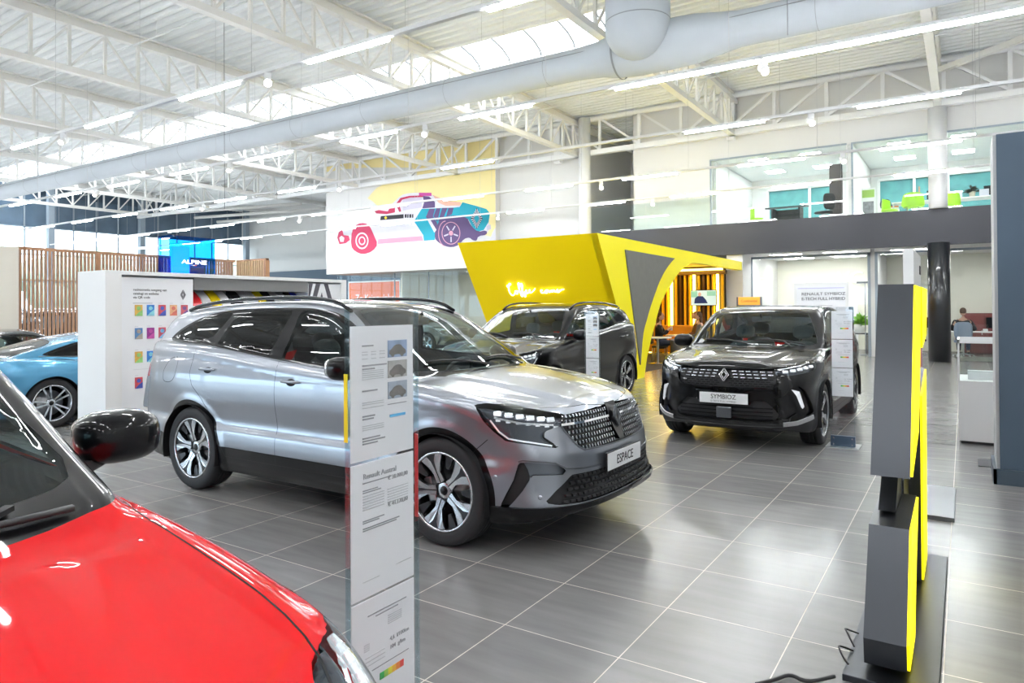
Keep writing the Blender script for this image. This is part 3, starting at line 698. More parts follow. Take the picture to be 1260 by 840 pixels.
def suv_face(root, F0, paint, sens=True, full=True, ds=0., dz=0.):
    """grille mosaic, lamps, badge, blades and bumper details of the long silver car and its shorter sisters"""
    class Sh:   # the same face on a body whose nose sits a little lower or farther out
        P = F0.P
        def on_front(s, y, z, x0=3.): return F0.on_front(y, z + dz, x0)
        def on_side(s, x, z, sg=1): return F0.on_side(x, z + dz, sg)
        def on_top(s, x, y): return F0.on_top(x, y)
        def grad(s, v, e=.003): return F0.grad(v, e)
        def march(s, o, d, *a):
            o = np.array(o, float)
            return F0.march(o + np.array([-S2*ds, math.copysign(S2*ds, o[1]), dz]), d, *a)
    F = Sh()
    for sgy in (-1, 1):
      g = MB()
      for j in range(7):
        z = .655 + j*.033
        for i in range(-19, 20):
            y = (i + (.5 if j % 2 else 0))*.0315
            if y*sgy < 0: continue
            lim = .50 + (z-.64)*.45 if z < .80 else .565
            if abs(y) > lim: continue
            if .035 > abs(z - .803): 
                if abs(y) < .085: continue
            if abs(y) < .075: continue
            block(g, F, 'front', y, z, .013, .022, .02, -.012, bev=.002)
      g.build('grille_mosaic', mat('grille_satin', (.38, .40, .43), .25, metal=.9), root, fix=False)
    b = MB()
    for sg in (-1, 1): ribbon(b, F, [(sg*y, .803 + .004*abs(y)) for y in (.09, .2, .35, .5, .60)], 'front', .017, .002, thick=.006)
    b.build('chrome_bar', M_chrome, root, fix=False)
    fr_ = MB()
    ribbon(fr_, F, [(-.60, .80), (-.585, .765), (-.52, .668), (-.47, .64), (-.2, .632), (0, .63), (.2, .632), (.47, .64), (.52, .668), (.585, .765), (.60, .80)], 'front', .012, .001, thick=.004)
    fr_.build('grille_frame', M_satin, root, fix=False)
    bt = MB(); bt.prism([(-.075, .90), (.075, .90), (.065, .72), (.035, .645), (-.035, .645), (-.065, .72)], lambda a, c: tuple(F.on_front(a, min(c, .89)) + np.array([-.03, 0, 0])), lambda a, c: tuple(F.on_front(a, min(c, .89)) + np.array([.006, 0, 0]))); bt.build('badge_backing', M_black, root)
    diamond(root, F, .79, .105, .145, .014, M_satin if paint is not C_red else M_chrome, off=.015)
    lg = MB()
    for j in range(5):
        z = .350 + j*.034
        for i in range(-16, 17):
            y = (i + (.5 if j % 2 else 0))*.044
            if abs(y) > .60 + (.5-z)*.8 - .02: continue
            block(lg, F, 'front', y, z, .034, .018, .016, -.012, bev=.003)
    lg.build('lower_grille_mosaic', M_plas, root, fix=False)
    # lip in gloss black with a raised edge
    lp = MB(); ribbon(lp, F, [(-s_, .312) for s_ in np.linspace(1.6, .62, 20)], 's', .03, .004, 1, thick=.012); ribbon(lp, F, [(-s_, .312) for s_ in np.linspace(1.6, .62, 20)], 's', .03, .004, -1, thick=.012); lp.build('splitter', M_black, root, fix=False)
    for sg in (-1, 1):
        # lamp internals: reflector blocks, running-light blade
        l = MB()
        for k in range(6): block(l, F, 's', -.66 - k*.068, .888 - k*.008, .050, .030, .02, -.020, sg, .005)
        for k in range(7): block(l, F, 's', -.66 - k*.062, .845 - k*.008, .030, .016, .015, -.020, sg, .004)
        ribbon(l, F, [(-.615, .845), (-.665, .775), (-.72, .735), (-.86, .713), (-.99, .690)], 's', .010, -.012, sg, thick=.006)
        l.build('lamp_elements', M_led, root, fix=False)
        c = MB(); ribbon(c, F, [(-.64, .862), (-.8, .828), (-1.09, .803)], 's', .014, -.008, sg, thick=.008); c.build('lamp_bar', M_chrome, root, fix=False)
        if sens:
            for (s_, z) in ((-.64, .50), (-.90, .385)):
                c = MB(); p = on_s(F, s_, z, sg)
                if p is None: continue
                r, u, N = frame_at(F, p); R = Matrix((r, N, u)).transposed(); c.ellipsoid(Vector(p), (.014, .004, .014), 14, 8, 1, R); c.build('parking_sensor', paint, root)
                ribbon(MB(), F, [], 's', .002) if False else None
        # curved highlight ridge over the intake
        c = MB(); ribbon(c, F, [(-.775, .60), (-.80, .608), (-1.00, .586), (-1.07, .548)] + [(-1.2, .532), (-1.35, .525)], 's', .012, .002, sg, thick=.005); c.build('bumper_crease_trim', M_satin, root, fix=False)

def make_suv():
    F = CarField(SUV)
    root, K, ob = build_car('car', 'large silver grey seven seat SUV with a white name plate, biggest car in the middle', 'car', F, SUVSPEC, C_silver, (-4.22, 4.42, 0), 0)
    suv_face(root, F, C_silver)
    plate(root, F, -.04, .535, .52, .112, [('ESPACE', .085, -.030, .92, M_ink)], None)
    return root, F

AUS = stretch(SUV, .905, .975, xa=1.335, xb=-1.335, hw=.915)
def sc(pts, kr=.905, kf=.975): return [(x*kr if x < 0 else x*kf, z) for x, z in pts]
def short_spec(**kw):
    S_ = dict(SUVSPEC); S_['dlo'] = sc(DLO); S_['win'] = (('quarter_window', sc(QW)), ('rear_door_window', sc(RW)), ('front_window', sc(FW)))
    S_['clad'] = pchip([-2.4, -1.8, -1.0, 1.0, 1.7, 2.0, 2.5], [.46, .45, .41, .41, .325, .325, .325])
    S_['doors'] = (('front_door', sc(FD)), ('rear_door', sc(RD))); S_['hood'] = sc(SUVSPEC['hood']); S_['gaps'] = tuple(sc(q) for q in SUVSPEC['gaps'][:2]); S_['gaps_top'] = tuple(sc(q) for q in SUVSPEC['gaps_top'])
    S_['trimline'] = sc(SUVSPEC['trimline']); S_['front'] = tuple((n_, k_, [(s_ + .0366, z) if k_ == 's' else (s_, z) for s_, z in q]) for n_, k_, q in SUVSPEC['front'])
    S_['roof'] = sc(SUVSPEC['roof']); S_['rear'] = (('tail_light', 's', [(-1.45, .98), (-1.45, .90), (-1.1, .90), (-.80, .92), (-.68, 1.0), (-.64, 1.10), (-.85, 1.08), (-1.2, 1.0)]),)
    S_['rails'] = (-1.65, .33, .635); S_['box'] = ((-2.35, -1.02, .08), (2.4, 1.02, 1.75)); S_.update(kw); return S_

def make_black():
    F = CarField(AUS)
    root, K, ob = build_car('car', 'glossy black SUV parked in front of the yellow coffee corner wall', 'car', F, short_spec(res=.026, style='turbine'), C_blk, (-5.9, 10.08, 0), -PI/2)
    suv_face(root, F, C_blk, sens=False, ds=.037); return root

k1, k2 = .925, .96
SYMSPEC = dict(
    box=((-2.35, -1.0, .08), (2.3, 1.0, 1.7)), res=.021, cladmat=M_plas,
    clad=pchip([-2.4, -1.8, -1.0, 1.0, 1.6, 1.8, 2.0, 2.2], [.55, .50, .40, .40, .40, .36, .31, .30]),
    dlo=[(x*k1 if x < 0 else x*k2, z*.962) for x, z in DLO], win=tuple((n_, [(x*k1 if x < 0 else x*k2, z*.962) for x, z in q]) for n_, q in SUVSPEC['win']),
    ws_black=[(y*.97, 1.04 + (z-1.055)*.905) for y, z in WSB], ws=[(y*.97, 1.04 + (z-1.055)*.905) for y, z in WSI],
    rw=[(-.1, 1.12), (.60, 1.12), (.68, 1.16), (.58, 1.38), (-.1, 1.40)],
    front=(('headlight', 's', [(-1.075, .885), (-.95, .905), (-.822, .925), (-.60, .955), (-.54, .962), (-.555, .935), (-.60, .872), (-.66, .85), (-.768, .832), (-.953, .812), (-1.075, .83)]),
           ('grille', 'f', [(-.1, .865), (.25, .868), (.50, .883), (.545, .83), (.53, .73), (.46, .68), (-.1, .672)]),
           ('lower_grille', 'f', [(-.1, .485), (.27, .49), (.30, .535), (.43, .54), (.50, .475), (.565, .40), (.53, .345), (.44, .325), (-.1, .32)]),
           ('intake', 's', [(-1.12, .565), (-1.02, .60), (-.96, .68), (-.86, .70), (-.80, .66), (-.70, .52), (-.66, .42), (-.76, .38), (-.90, .42), (-1.0, .36), (-1.10, .37), (-1.06, .46)])),
    rear=(('tail_light', 's', [(-1.45, .95), (-1.45, .87), (-1.1, .87), (-.80, .89), (-.68, .97), (-.64, 1.07), (-.85, 1.04), (-1.2, .96)]),),
    doors=(('front_door', [(x*k1 if x < 0 else x*k2, z*.962) for x, z in FD]), ('rear_door', [(x*k1 if x < 0 else x*k2, z*.962) for x, z in RD])),
    hood=smooth_poly([(.96, -.2), (.96, .68), (1.03, .755), (1.4, .76), (1.62, .74), (1.75, .70), (1.86, .6), (1.95, .42), (1.99, .2), (2.0, 0), (2.0, -.2)], 1),
    track=.885, tw=.225, D=.69, style='turbine', mirror=(.58, .985, 1.10), handles=((-1.04, 1.0), (-.07, .95)), wipz=1.08, dash=.99, mirz=1.38, wipx=1.06,
    gaps=tuple([(x*k1 if x < 0 else x*k2, z*.962) for x, z in q] for q in SUVSPEC['gaps'][:2]),
    gaps_top=(smooth_poly([(1.0, .775), (1.4, .77), (1.62, .75), (1.75, .71), (1.87, .61), (1.96, .43), (2.0, .2), (2.01, 0)], 1, False),),
    trimline=[(x*k1 if x < 0 else x*k2, z*.962) for x, z in SUVSPEC['trimline']], trimmat=M_black, ring=.075, mats=dict(intake=M_black))
def make_sym():
    F = CarField(SYM)
    root, K, ob = build_car('car', 'black compact SUV facing the viewer with a white name plate and chrome lozenge badge', 'car', F, SYMSPEC, C_blk, (-2.2, 9.75, 0), -PI/2)
    for sg in (-1, 1):
        g = MB()
        for j in range(3):
            for i in range(6 if j < 2 else 5):
                y = sg*(.10 + i*.073 + j*.012)
                block(g, F, 'front', y, .845 - j*.032, .050, .014, .015, -.006, roll=0, bev=.003)
        g.build('grille_bars', mat('grille_satin', (.38, .40, .43), .25, metal=.9), root, fix=False)
    g = MB()
    for sg in (-1, 1):
        for j in range(4):
            for i in range(9):
                y = sg*(.07 + i*.052 + (j % 2)*.02)
                if abs(y) > .50: continue
                block(g, F, 'front', y, .765 - j*.023, .040, .006, .010, -.012, bev=0)
    for z in (.46, .42, .38, .345): ribbon(g, F, [(y, z) for y in np.linspace(-.50, .50, 12)], 'front', .012, -.01, thick=.01)
    g.build('grille_slats', M_black, root, fix=False)
    diamond(root, F, .80, .115, .15, .013, M_chrome, off=.012, back=M_black)
    plate(root, F, .0, .553, .52, .112, [('SYMBIOZ', .070, -.008, .95, M_ink), ('E-TECH FULL HYBRID', .026, -.044, 1.1, M_inkg)], None)
    s_ = MB(); s_.box(tuple(F.on_front(0, .40) + np.array([.004, 0, 0])), (.03, .16, .12), bev=.01); s_.build('radar_cover', M_satin, root)
    for sg in (-1, 1):
        l = MB()
        for k in range(5): block(l, F, 's', -.64 - k*.085, .905 - k*.012, .060, .030, .02, -.020, sg, .006)
        ribbon(l, F, [(-.62, .945), (-.8, .915), (-1.05, .875)], 's', .010, -.012, sg, thick=.006)
        l.build('lamp_elements', M_led, root, fix=False)
        d = MB(); q = [(-.955, .668), (-.865, .645), (-.805, .485), (-.825, .462), (-.845, .48), (-.90, .60)]
        d.prism(q, lambda a, c: tuple(on_s(F, a, c, sg) + np.array([-.01, 0, 0])), lambda a, c: tuple(on_s(F, a, c, sg) + np.array([.006, sg*.006, 0]))); d.build('running_light', M_led, root)
        k = MB(); ribbon(k, F, [(-1.04, .300), (-.90, .315), (-.76, .35), (-.68, .37)], 's', .05, .004, sg, thick=.01); k.build('skid_trim', mat('silver_plastic', (.42, .42, .43), .35, metal=.6), root, fix=False)
    k = MB(); ribbon(k, F, [(y, .262) for y in np.linspace(-.62, .62, 14)], 'front', .035, .004, thick=.01); k.build('splitter', M_plas, root, fix=False)
    return root, F
# ---------------------------------------------------------------- showroom shell
W_ = bpy.data.worlds.new('overcast_sky'); SC.world = W_; W_.use_nodes = True; nt = W_.node_tree
bg = nt.nodes['Background']; tc = nt.nodes.new('ShaderNodeTexCoord'); sx = nt.nodes.new('ShaderNodeSeparateXYZ'); rp = nt.nodes.new('ShaderNodeValToRGB')
nt.links.new(tc.outputs['Generated'], sx.inputs[0]); nt.links.new(sx.outputs['Z'], rp.inputs[0]); nt.links.new(rp.outputs[0], bg.inputs[0])
rp.color_ramp.elements[0].color = (.50, .68, .86, 1); rp.color_ramp.elements[0].position = .0; rp.color_ramp.elements[1].color = (.93, .97, 1, 1); rp.color_ramp.elements[1].position = .35
bg.inputs[1].default_value = 3.6

def floor_mat():
    m = bpy.data.materials.new('grey_stone_tiles'); m.use_nodes = True; nt = m.node_tree; L = nt.links.new; b = nt.nodes['Principled BSDF']
    tc = nt.nodes.new('ShaderNodeTexCoord'); mp = nt.nodes.new('ShaderNodeMapping'); mp.inputs['Location'].default_value = (2.487 + 60, -3.423 + 60, 0)
    br = nt.nodes.new('ShaderNodeTexBrick'); br.offset = 0; br.inputs['Scale'].default_value = 1; br.inputs['Brick Width'].default_value = .6; br.inputs['Row Height'].default_value = .6
    br.inputs['Mortar Size'].default_value = .0028; br.inputs['Mortar Smooth'].default_value = .1; br.inputs['Color1'].default_value = (.205, .202, .199, 1); br.inputs['Color2'].default_value = (.245, .242, .238, 1); br.inputs['Mortar'].default_value = (.72, .66, .58, 1)
    L(tc.outputs['Object'], mp.inputs[0]); L(mp.outputs[0], br.inputs['Vector'])
    mp2 = nt.nodes.new('ShaderNodeMapping'); mp2.inputs['Scale'].default_value = (2.2, 14, 1); n = nt.nodes.new('ShaderNodeTexNoise'); n.inputs['Scale'].default_value = 1.; n.inputs['Detail'].default_value = 6
    L(tc.outputs['Object'], mp2.inputs[0]); L(mp2.outputs[0], n.inputs['Vector'])
    rp = nt.nodes.new('ShaderNodeMapRange'); rp.inputs[1].default_value = .3; rp.inputs[2].default_value = .7; rp.inputs[3].default_value = .88; rp.inputs[4].default_value = 1.1; L(n.outputs['Fac'], rp.inputs[0])
    mx = nt.nodes.new('ShaderNodeMix'); mx.data_type = 'RGBA'; mx.blend_type = 'MULTIPLY'; mx.inputs[0].default_value = 1
    cb = nt.nodes.new('ShaderNodeCombineColor'); [L(rp.outputs[0], cb.inputs[i]) for i in range(3)]
    L(br.outputs['Color'], mx.inputs[6]); L(cb.outputs[0], mx.inputs[7]); L(mx.outputs[2], b.inputs['Base Color'])
    r2 = nt.nodes.new('ShaderNodeMapRange'); r2.inputs[3].default_value = .20; r2.inputs[4].default_value = .27; L(n.outputs['Fac'], r2.inputs[0]); L(r2.outputs[0], b.inputs['Roughness'])
    bp = nt.nodes.new('ShaderNodeBump'); bp.invert = True; bp.inputs['Strength'].default_value = .3; bp.inputs['Distance'].default_value = .002; L(br.outputs['Fac'], bp.inputs['Height']); L(bp.outputs[0], b.inputs['Normal'])
    b.inputs['Specular IOR Level'].default_value = .9; return m
M_floor = floor_mat()
M_wall = mat('white_plaster', (.70, .70, .69), .7, var=.015, scale=1.2)
M_ceil = mat('corrugated_steel_white', (.82, .84, .845), .45, var=.03, scale=1)
M_steel = mat('cream_painted_steel', (.80, .795, .77), .45, var=.03)
M_steelw = mat('white_painted_steel', (.82, .83, .84), .4, var=.02)
M_anth = mat('anthracite_cladding', (.034, .036, .046), .5, var=.06, scale=2)
M_blue = mat('slate_blue_cladding', (.06, .095, .14), .55, var=.06, scale=3, bump=.05)
M_frame = mat('grey_window_frame', (.30, .36, .42), .45)
M_pane = glass('clear_pane', (.97, .99, .985), .5)
M_pane_g = glass('greenish_glass', (.94, .98, .97), .6)
M_tube = mat('led_tube', (1, 1, 1), .4, emit=(.96, .98, 1), es=40)
M_duct = mat('pale_duct_fabric', (.52, .565, .61), .75, bump=.12, scale=2, bscale=9)
M_alu = mat('brushed_aluminium', (.6, .61, .62), .35, metal=.9)
M_white = mat('white_laminate', (.84, .84, .83), .35, var=.01)
M_paper = mat('paper_white', (.86, .87, .89), .6, var=.01)
M_yel = mat('signal_yellow_panel', (1., .72, .0), .5, spec=.2, var=.02, scale=1)
M_oak = mat('light_oak', (.46, .24, .13), .55, var=.14, scale=9)
M_carpet = mat('dark_carpet', (.07, .06, .055), .95, var=.3, scale=40, bump=.2)

m = MB(); m.bb(-43, 6, -9, 31, -.12, 0); struct(m, 'floor', M_floor)
# corrugated roof deck with one long roof-light opening; ribs run along x
def deck(x0, x1, y0, y1):
    m = MB(); y = y0; z = 8.50; pts = []
    while y < y1:
        for dy, dz in ((0, 0), (.10, 0), (.14, .09), (.24, .09), (.28, 0)):
            if y + dy <= y1: pts.append((y + dy, z + dz))
        y += .28
    n = len(pts); m.add([(x0, a, b) for a, b in pts] + [(x1, a, b) for a, b in pts], [(i, i+1, n+i+1, n+i) for i in range(n-1)])
    m.bb(x0, x1, y0, y1, 8.63, 8.72); return m
m = deck(-43, 6, -9, 14.6); d2 = deck(-43, 6, 17.5, 31); d3 = deck(-6.9, 6, 14.6, 17.5)
for q in (d2, d3): m.add(q.v, q.f)
struct(m, 'ceiling', M_ceil)
m = MB()
for (a, b, c, d) in ((-43, -6.9, 14.5, 14.6), (-43, -6.9, 17.5, 17.6)): m.bb(a, b, c, d, 8.45, 8.95)
m.bb(-6.95, -6.85, 14.6, 17.5, 8.45, 8.95); struct(m, 'trim_1', M_steelw)
rl = thing('roof_light', 'long bright barrel roof light with curved ribs beside the pale duct', 'skylight', (-25, 16.05, 8.9))
m = MB()
for i in range(33):
    x = 18 - i*1.1; m.tube([(x, -1.5*math.cos(t), .50*math.sin(t)) for t in np.linspace(0, PI, 9)], .03, 5)
m.build('curved_rib', mat('grey_rib', (.22, .23, .24), .7), rl)
m = MB(); n = 12; A = [(-1.5*math.cos(PI*i/n), .56*math.sin(PI*i/n)) for i in range(n+1)]
m.add([(-18, a, b) for a, b in A] + [(18.1, a, b) for a, b in A], [(i, i+1, n+2+i, n+1+i) for i in range(n)], True)
M_poly = glass('roof_light_sheet', (.97, .985, 1.), .3); m.build('glazing', M_poly, rl, fix=False)

# walls
m = MB(); m.bb(-43, 6, 30.9, 31, 0, 8.6)
struct(m, 'wall_back', M_wall)
m = MB(); m.bb(-43, -24, 30.75, 30.9, 0, 4.15); struct(m, 'trim_2', M_blue)
m = MB(); m.bb(5.9, 6, -9, 31, 0, 8.6); struct(m, 'wall_right', M_wall)
# street side behind the viewer: wall above and tall shop windows
m = MB(); m.bb(-43, 6, -9.1, -9, 2.9, 8.6); m.bb(-43, 6, -9.1, -9, 0, .25); m.bb(-1.2, 6, -9.1, -9, .25, 2.9)
for x in np.arange(-42, -1, 4.8): m.bb(x-.25, x+.25, -9.1, -9, .25, 2.9)
struct(m, 'wall_front', mat('grey_plaster', (.42, .42, .42), .7, var=.03))
m = MB(); m.bb(-43, -1.2, -9.06, -9.04, .25, 2.9); struct(m, 'window_1', M_pane)
# left glazed wall
m = MB(); m.bb(-43, -42.85, -9, 31, 0, .5); m.bb(-43, -42.9, -9, 31, 8.0, 8.6)
struct(m, 'wall_left', M_blue)
m = MB()
for y in np.arange(-9, 31, 1.25): m.bb(-42.9, -42.82, y-.03, y+.03, .5, 8.0)
for z in (3.2, 4.7, 6.2): m.bb(-42.9, -42.82, -9, 31, z-.03, z+.03)
struct(m, 'window_2', M_frame)
m = MB(); m.bb(-42.99, -42.97, -9, 31, .5, 6.2); struct(m, 'window_3', M_pane)
m = MB(); m.bb(-42.99, -42.93, -9, 31, 6.2, 8.0); struct(m, 'window_4', mat('blue_tinted_spandrel', (.12, .18, .25), .15, coat=.6, var=.4, scale=.8))
for i, y in enumerate((7.8, 12.9, 18.0, 23.0, 30.3)):
    c = MB(); c.bb(-41.75, -41.45, y-.15, y+.15, 0, 8.5); tag(c.build('steel_column', M_frame), ['grey steel column at the left window wall, nearest of the row and partly cut off', 'grey steel column at the left window wall, second of the row', 'grey steel column at the left window wall above the slatted screen', 'grey steel column at the left window wall right of the first one', 'grey steel column in the far left corner beside the back wall'][i], 'column')

# mural wall (projecting box) and the plain box beside it
m = MB(); m.bb(-25.4, -15.63, 22.9, 23.3, 3.23, 8.5); m.bb(-25.4, -25.2, 23.3, 30.9, 3.23, 8.5); m.bb(-25.4, -15.63, 23.3, 27, 3.23, 3.35); struct(m, 'wall_mural', M_wall)
m = MB(); m.bb(-15.63, -12.15, 23.2, 23.4, 3.25, 8.5); m.bb(-12.15, -12.0, 23.2, 27.9, 3.25, 8.5); struct(m, 'wall_centre', M_wall)
m = MB(); m.bb(-12.0, -11.0, 27.9, 28.0, 4.6, 8.5); m.bb(-11.0, 6, 27.9, 28.0, 6.45, 8.5); m.bb(-12.0, 6, 27.9, 28, 4.1, 4.6); m.bb(-6.3, -3.9, 27.9, 28, 6.0, 6.45); m.bb(-2.5, -.9, 27.9, 28, 6.0, 6.45); m.bb(-.4, 6, 27.9, 28, 6.0, 6.45); 
for a, b in ((-11.0, -6.3), (-3.9, -2.5), (-.9, -.4)): m.bb(a, b, 27.9, 28.0, 4.6, 6.45)
struct(m, 'wall_offices', M_wall)
m = MB(); m.bb(-9.78, -7.01, 23.0, 23.2, 4.1, 8.5); m.bb(-7.01, 6, 23.0, 23.2, 6.42, 8.5); m.bb(-9.78, -9.6, 23.2, 27.9, 4.1, 8.5); m.bb(-7.05, -6.9, 23.2, 27.9, 4.1, 6.42); m.bb(-2.9, -2.75, 23.2, 27.9, 4.1, 6.42); struct(m, 'wall_mezzanine', M_wall)
m = MB(); m.bb(-12.2, 6, 22.9, 27.9, 3.30, 4.1); struct(m, 'trim_3', M_wall)
m = MB(); m.bb(-16, 1.6, 22.78, 22.92, 3.25, 4.27); tag(m.build('balcony_fascia', M_anth), 'long anthracite balcony band under the upper floor offices', 'fascia', kind='structure')
# upper office ceilings, back windows with teal blinds
m = MB(); m.bb(-7, 6, 23.2, 27.9, 6.45, 6.5)
struct(m, 'ceiling_upper_offices', mat('tiled_ceiling_white', (.75, .76, .76), .7))
M_teal = mat('teal_blind', (.10, .34, .35), .6, var=.35, scale=3)
for i, (a, b) in enumerate(((-6.3, -3.9), (-2.5, -.9), (-.4, 2.2))):
    m = MB(); m.bb(a, b, 28.0, 28.05, 4.6, 6.0); tag(m.build('window_%d' % (5+i), M_teal), kind='structure')
    m = MB()
    for x in (a, (a+b)/2 + .3, b): m.bb(x-.04, x+.04, 27.86, 27.98, 4.6, 6.04)
    m.bb(a, b, 27.86, 27.98, 6.0, 6.08); tag(m.build('trim_%d' % (5+i), M_white), kind='structure')
pn = ['over the dark desk', 'beside the dark column']
k = 0
panel = None
for (x, y) in ((-5.66, 23.9), (-4.05, 23.9), (-5.65, 26.2), (-4.05, 26.2), (-1.58, 23.9), (-1.58, 26.2), (.04, 23.9), (.04, 26.2)):
    place = {(-5.66, 23.9): 'front left of the room with the dark desk', (-4.05, 23.9): 'front right of the room with the dark desk', (-5.65, 26.2): 'rear left of the room with the dark desk', (-4.05, 26.2): 'rear right of the room with the dark desk', (-1.58, 23.9): 'front left of the room with green chairs', (-1.58, 26.2): 'rear left of the room with green chairs', (.04, 23.9): 'front right beside the white column', (.04, 26.2): 'rear right beside the white column'}[(x, y)]
    t = thing('ceiling_light', 'square glowing ceiling panel upstairs, ' + place, 'ceiling light', (x, y, 6.44), group='upstairs office ceiling panels')
    m = MB(); m.bb(-.31, .31, -.31, .31, -.012, 0); m.build('light_frame', M_white, t)
    m = MB(); m.bb(-.29, .29, -.29, .29, -.018, -.011); m.build('diffuser', mat('office_panel_glow', (1, 1, 1), .5, emit=(1, 1, 1), es=24), t)
# upper glass fronts and balustrade
g = thing('glass_wall', 'frameless glass front of the upstairs room with the dark desk', 'glass wall', (-5, 22.95, 4.27)); m = MB(); m.bb(-2.01, 2.08, 0, .012, 0, 2.15); m.build('pane', M_pane_g, g)
m = MB(); m.bb(-2.04, -1.99, -.01, .03, 0, 2.15); m.bb(-2.04, 2.1, -.01, .03, 2.13, 2.18); m.build('rail', M_frame, g)
g = thing('glass_wall', 'frameless glass front of the upstairs room with green chairs', 'glass wall', (-1, 22.95, 4.27)); m = MB(); m.bb(-1.75, 2.4, 0, .012, 0, 2.15); m.build('pane', M_pane_g, g)
m = MB(); m.bb(-1.78, -1.73, -.01, .03, 0, 2.15); m.bb(-1.78, 2.4, -.01, .03, 2.13, 2.18); m.build('rail', M_frame, g)
for i, (a, b, t_) in enumerate(((-11.7, -9.3, 'glass balustrade pane above the yellow box beside the round white column'), (-9.28, -7.05, 'glass balustrade pane in front of the plain white upstairs wall'))):
    m = MB(); m.bb(a, b, 22.93, 22.945, 4.1, 5.2); o = tag(m.build('glass_balustrade', M_pane_g), t_, 'balustrade')
# columns on the gallery line
M_colb = mat('black_lacquered_steel', (.010, .012, .016), .3, coat=.5)
m = MB(); m.lathe([(0, 0), (.27, 0), (.27, 3.3), (0, 3.3)], (-.57, 22.62, 0), n=32); tag(m.build('round_column', M_colb), 'round glossy black column under the balcony at the right', 'column')
m = MB(); m.lathe([(0, 4.275), (.23, 4.275), (.23, 7.07), (0, 7.07)], (-.57, 22.74, 0), n=32); tag(m.build('round_column', M_steelw), 'round white column rising past the upstairs office with green chairs', 'column')
m = MB(); m.lathe([(0, 3), (.22, 3), (.22, 8.4), (0, 8.4)], (-11.45, 22.5, 0), n=28); tag(m.build('round_column', M_steelw), 'round white column standing behind the top of the yellow coffee corner box', 'column')
for x, l_ in ():
    m = MB(); m.bb(x-.13, x+.13, 22.75, 23.0, 7.0, 8.5); tag(m.build('steel_post', M_steelw), l_, 'post')
# ground floor below the gallery
m = MB(); m.bb(-6.5, -5.98, 22.9, 23.3, 0, 3.3); m.bb(-12.2, -12.0, 22.9, 27.9, 0, 3.3); m.bb(-6.1, -5.98, 23.3, 27.9, 0, 3.3); struct(m, 'wall_pier', M_wall)
m = MB(); m.bb(-15, 6, 27.9, 28, 0, 3.3); struct(m, 'wall_ground_office', mat('warm_white_wall', (.80, .785, .69), .7, var=.01))
m = MB(); m.bb(-2.40, -2.28, 24.0, 27.9, 0, 3.3); struct(m, 'wall_office_divider', M_wall)
g = thing('glass_partition', 'clear glass partition below the balcony behind the poster stand', 'glass wall', (-4.1, 24, 0))
m = MB(); m.bb(-1.85, 1.62, -.006, .006, 0, 3.15); m.build('pane', M_pane, g); m = MB(); m.bb(-1.9, -1.84, -.03, .03, 0, 3.2); m.bb(1.62, 1.7, -.03, .03, 0, 3.2); m.bb(-1.9, 1.7, -.03, .03, 3.15, 3.22); m.build('frame', M_frame, g)
g = thing('glass_partition', 'clear glass partition behind the black round column and the display case', 'glass wall', (0, 24, 0))
m = MB(); m.bb(-2.25, 1.6, -.006, .006, 0, 3.15); m.build('pane', M_pane, g); m = MB(); m.bb(-2.28, 1.6, -.03, .03, 3.15, 3.22); m.bb(-2.28, -2.2, -.03, .03, 0, 3.2); m.build('frame', M_frame, g)
for (x, y, l_) in ((-4.95, 24.3, 'front left'), (-3.3, 24.3, 'front right'), (-3.3, 26.6, 'rear right'), (-4.95, 26.6, 'rear left')):
    t = thing('ceiling_light', 'long ceiling panel in the ground floor office with the relief letters, ' + l_, 'ceiling light', (x, y, 3.295), group='ground office ceiling panels')
    m = MB(); m.bb(-.5, .5, -.15, .15, -.012, 0); m.build('light_frame', M_white, t); m = MB(); m.bb(-.48, .48, -.13, .13, -.016, -.011); m.build('diffuser', mat('office_panel_glow'), t)
for (x, y, l_) in ((-1.4, 24.6, 'left'), (.2, 25.6, 'right')):
    t = thing('ceiling_light', 'long ceiling panel in the office behind the black column, ' + l_, 'ceiling light', (x, y, 3.295), group='right office ceiling panels')
    m = MB(); m.bb(-.5, .5, -.15, .15, -.012, 0); m.build('light_frame', M_white, t); m = MB(); m.bb(-.48, .48, -.13, .13, -.016, -.011); m.build('diffuser', mat('office_panel_glow'), t)
# blue wall panel at the right edge
m = MB(); m.bb(.25, 3.2, 7.33, 7.95, 0, 3.02); struct(m, 'wall_blue_panel', M_blue)
m = MB(); m.bb(.225, .25, 7.36, 7.97, 0, 3.02); struct(m, 'trim_9', mat('light_grey_edge', (.45, .46, .47), .5))
m = MB(); m.bb(.20, 3.2, 7.29, 7.33, 0, .13); m.bb(.20, .225, 7.29, 7.97, 0, .13); struct(m, 'baseboard_blue_panel', mat('dark_blue_grey_skirting', (.05, .075, .105), .4))

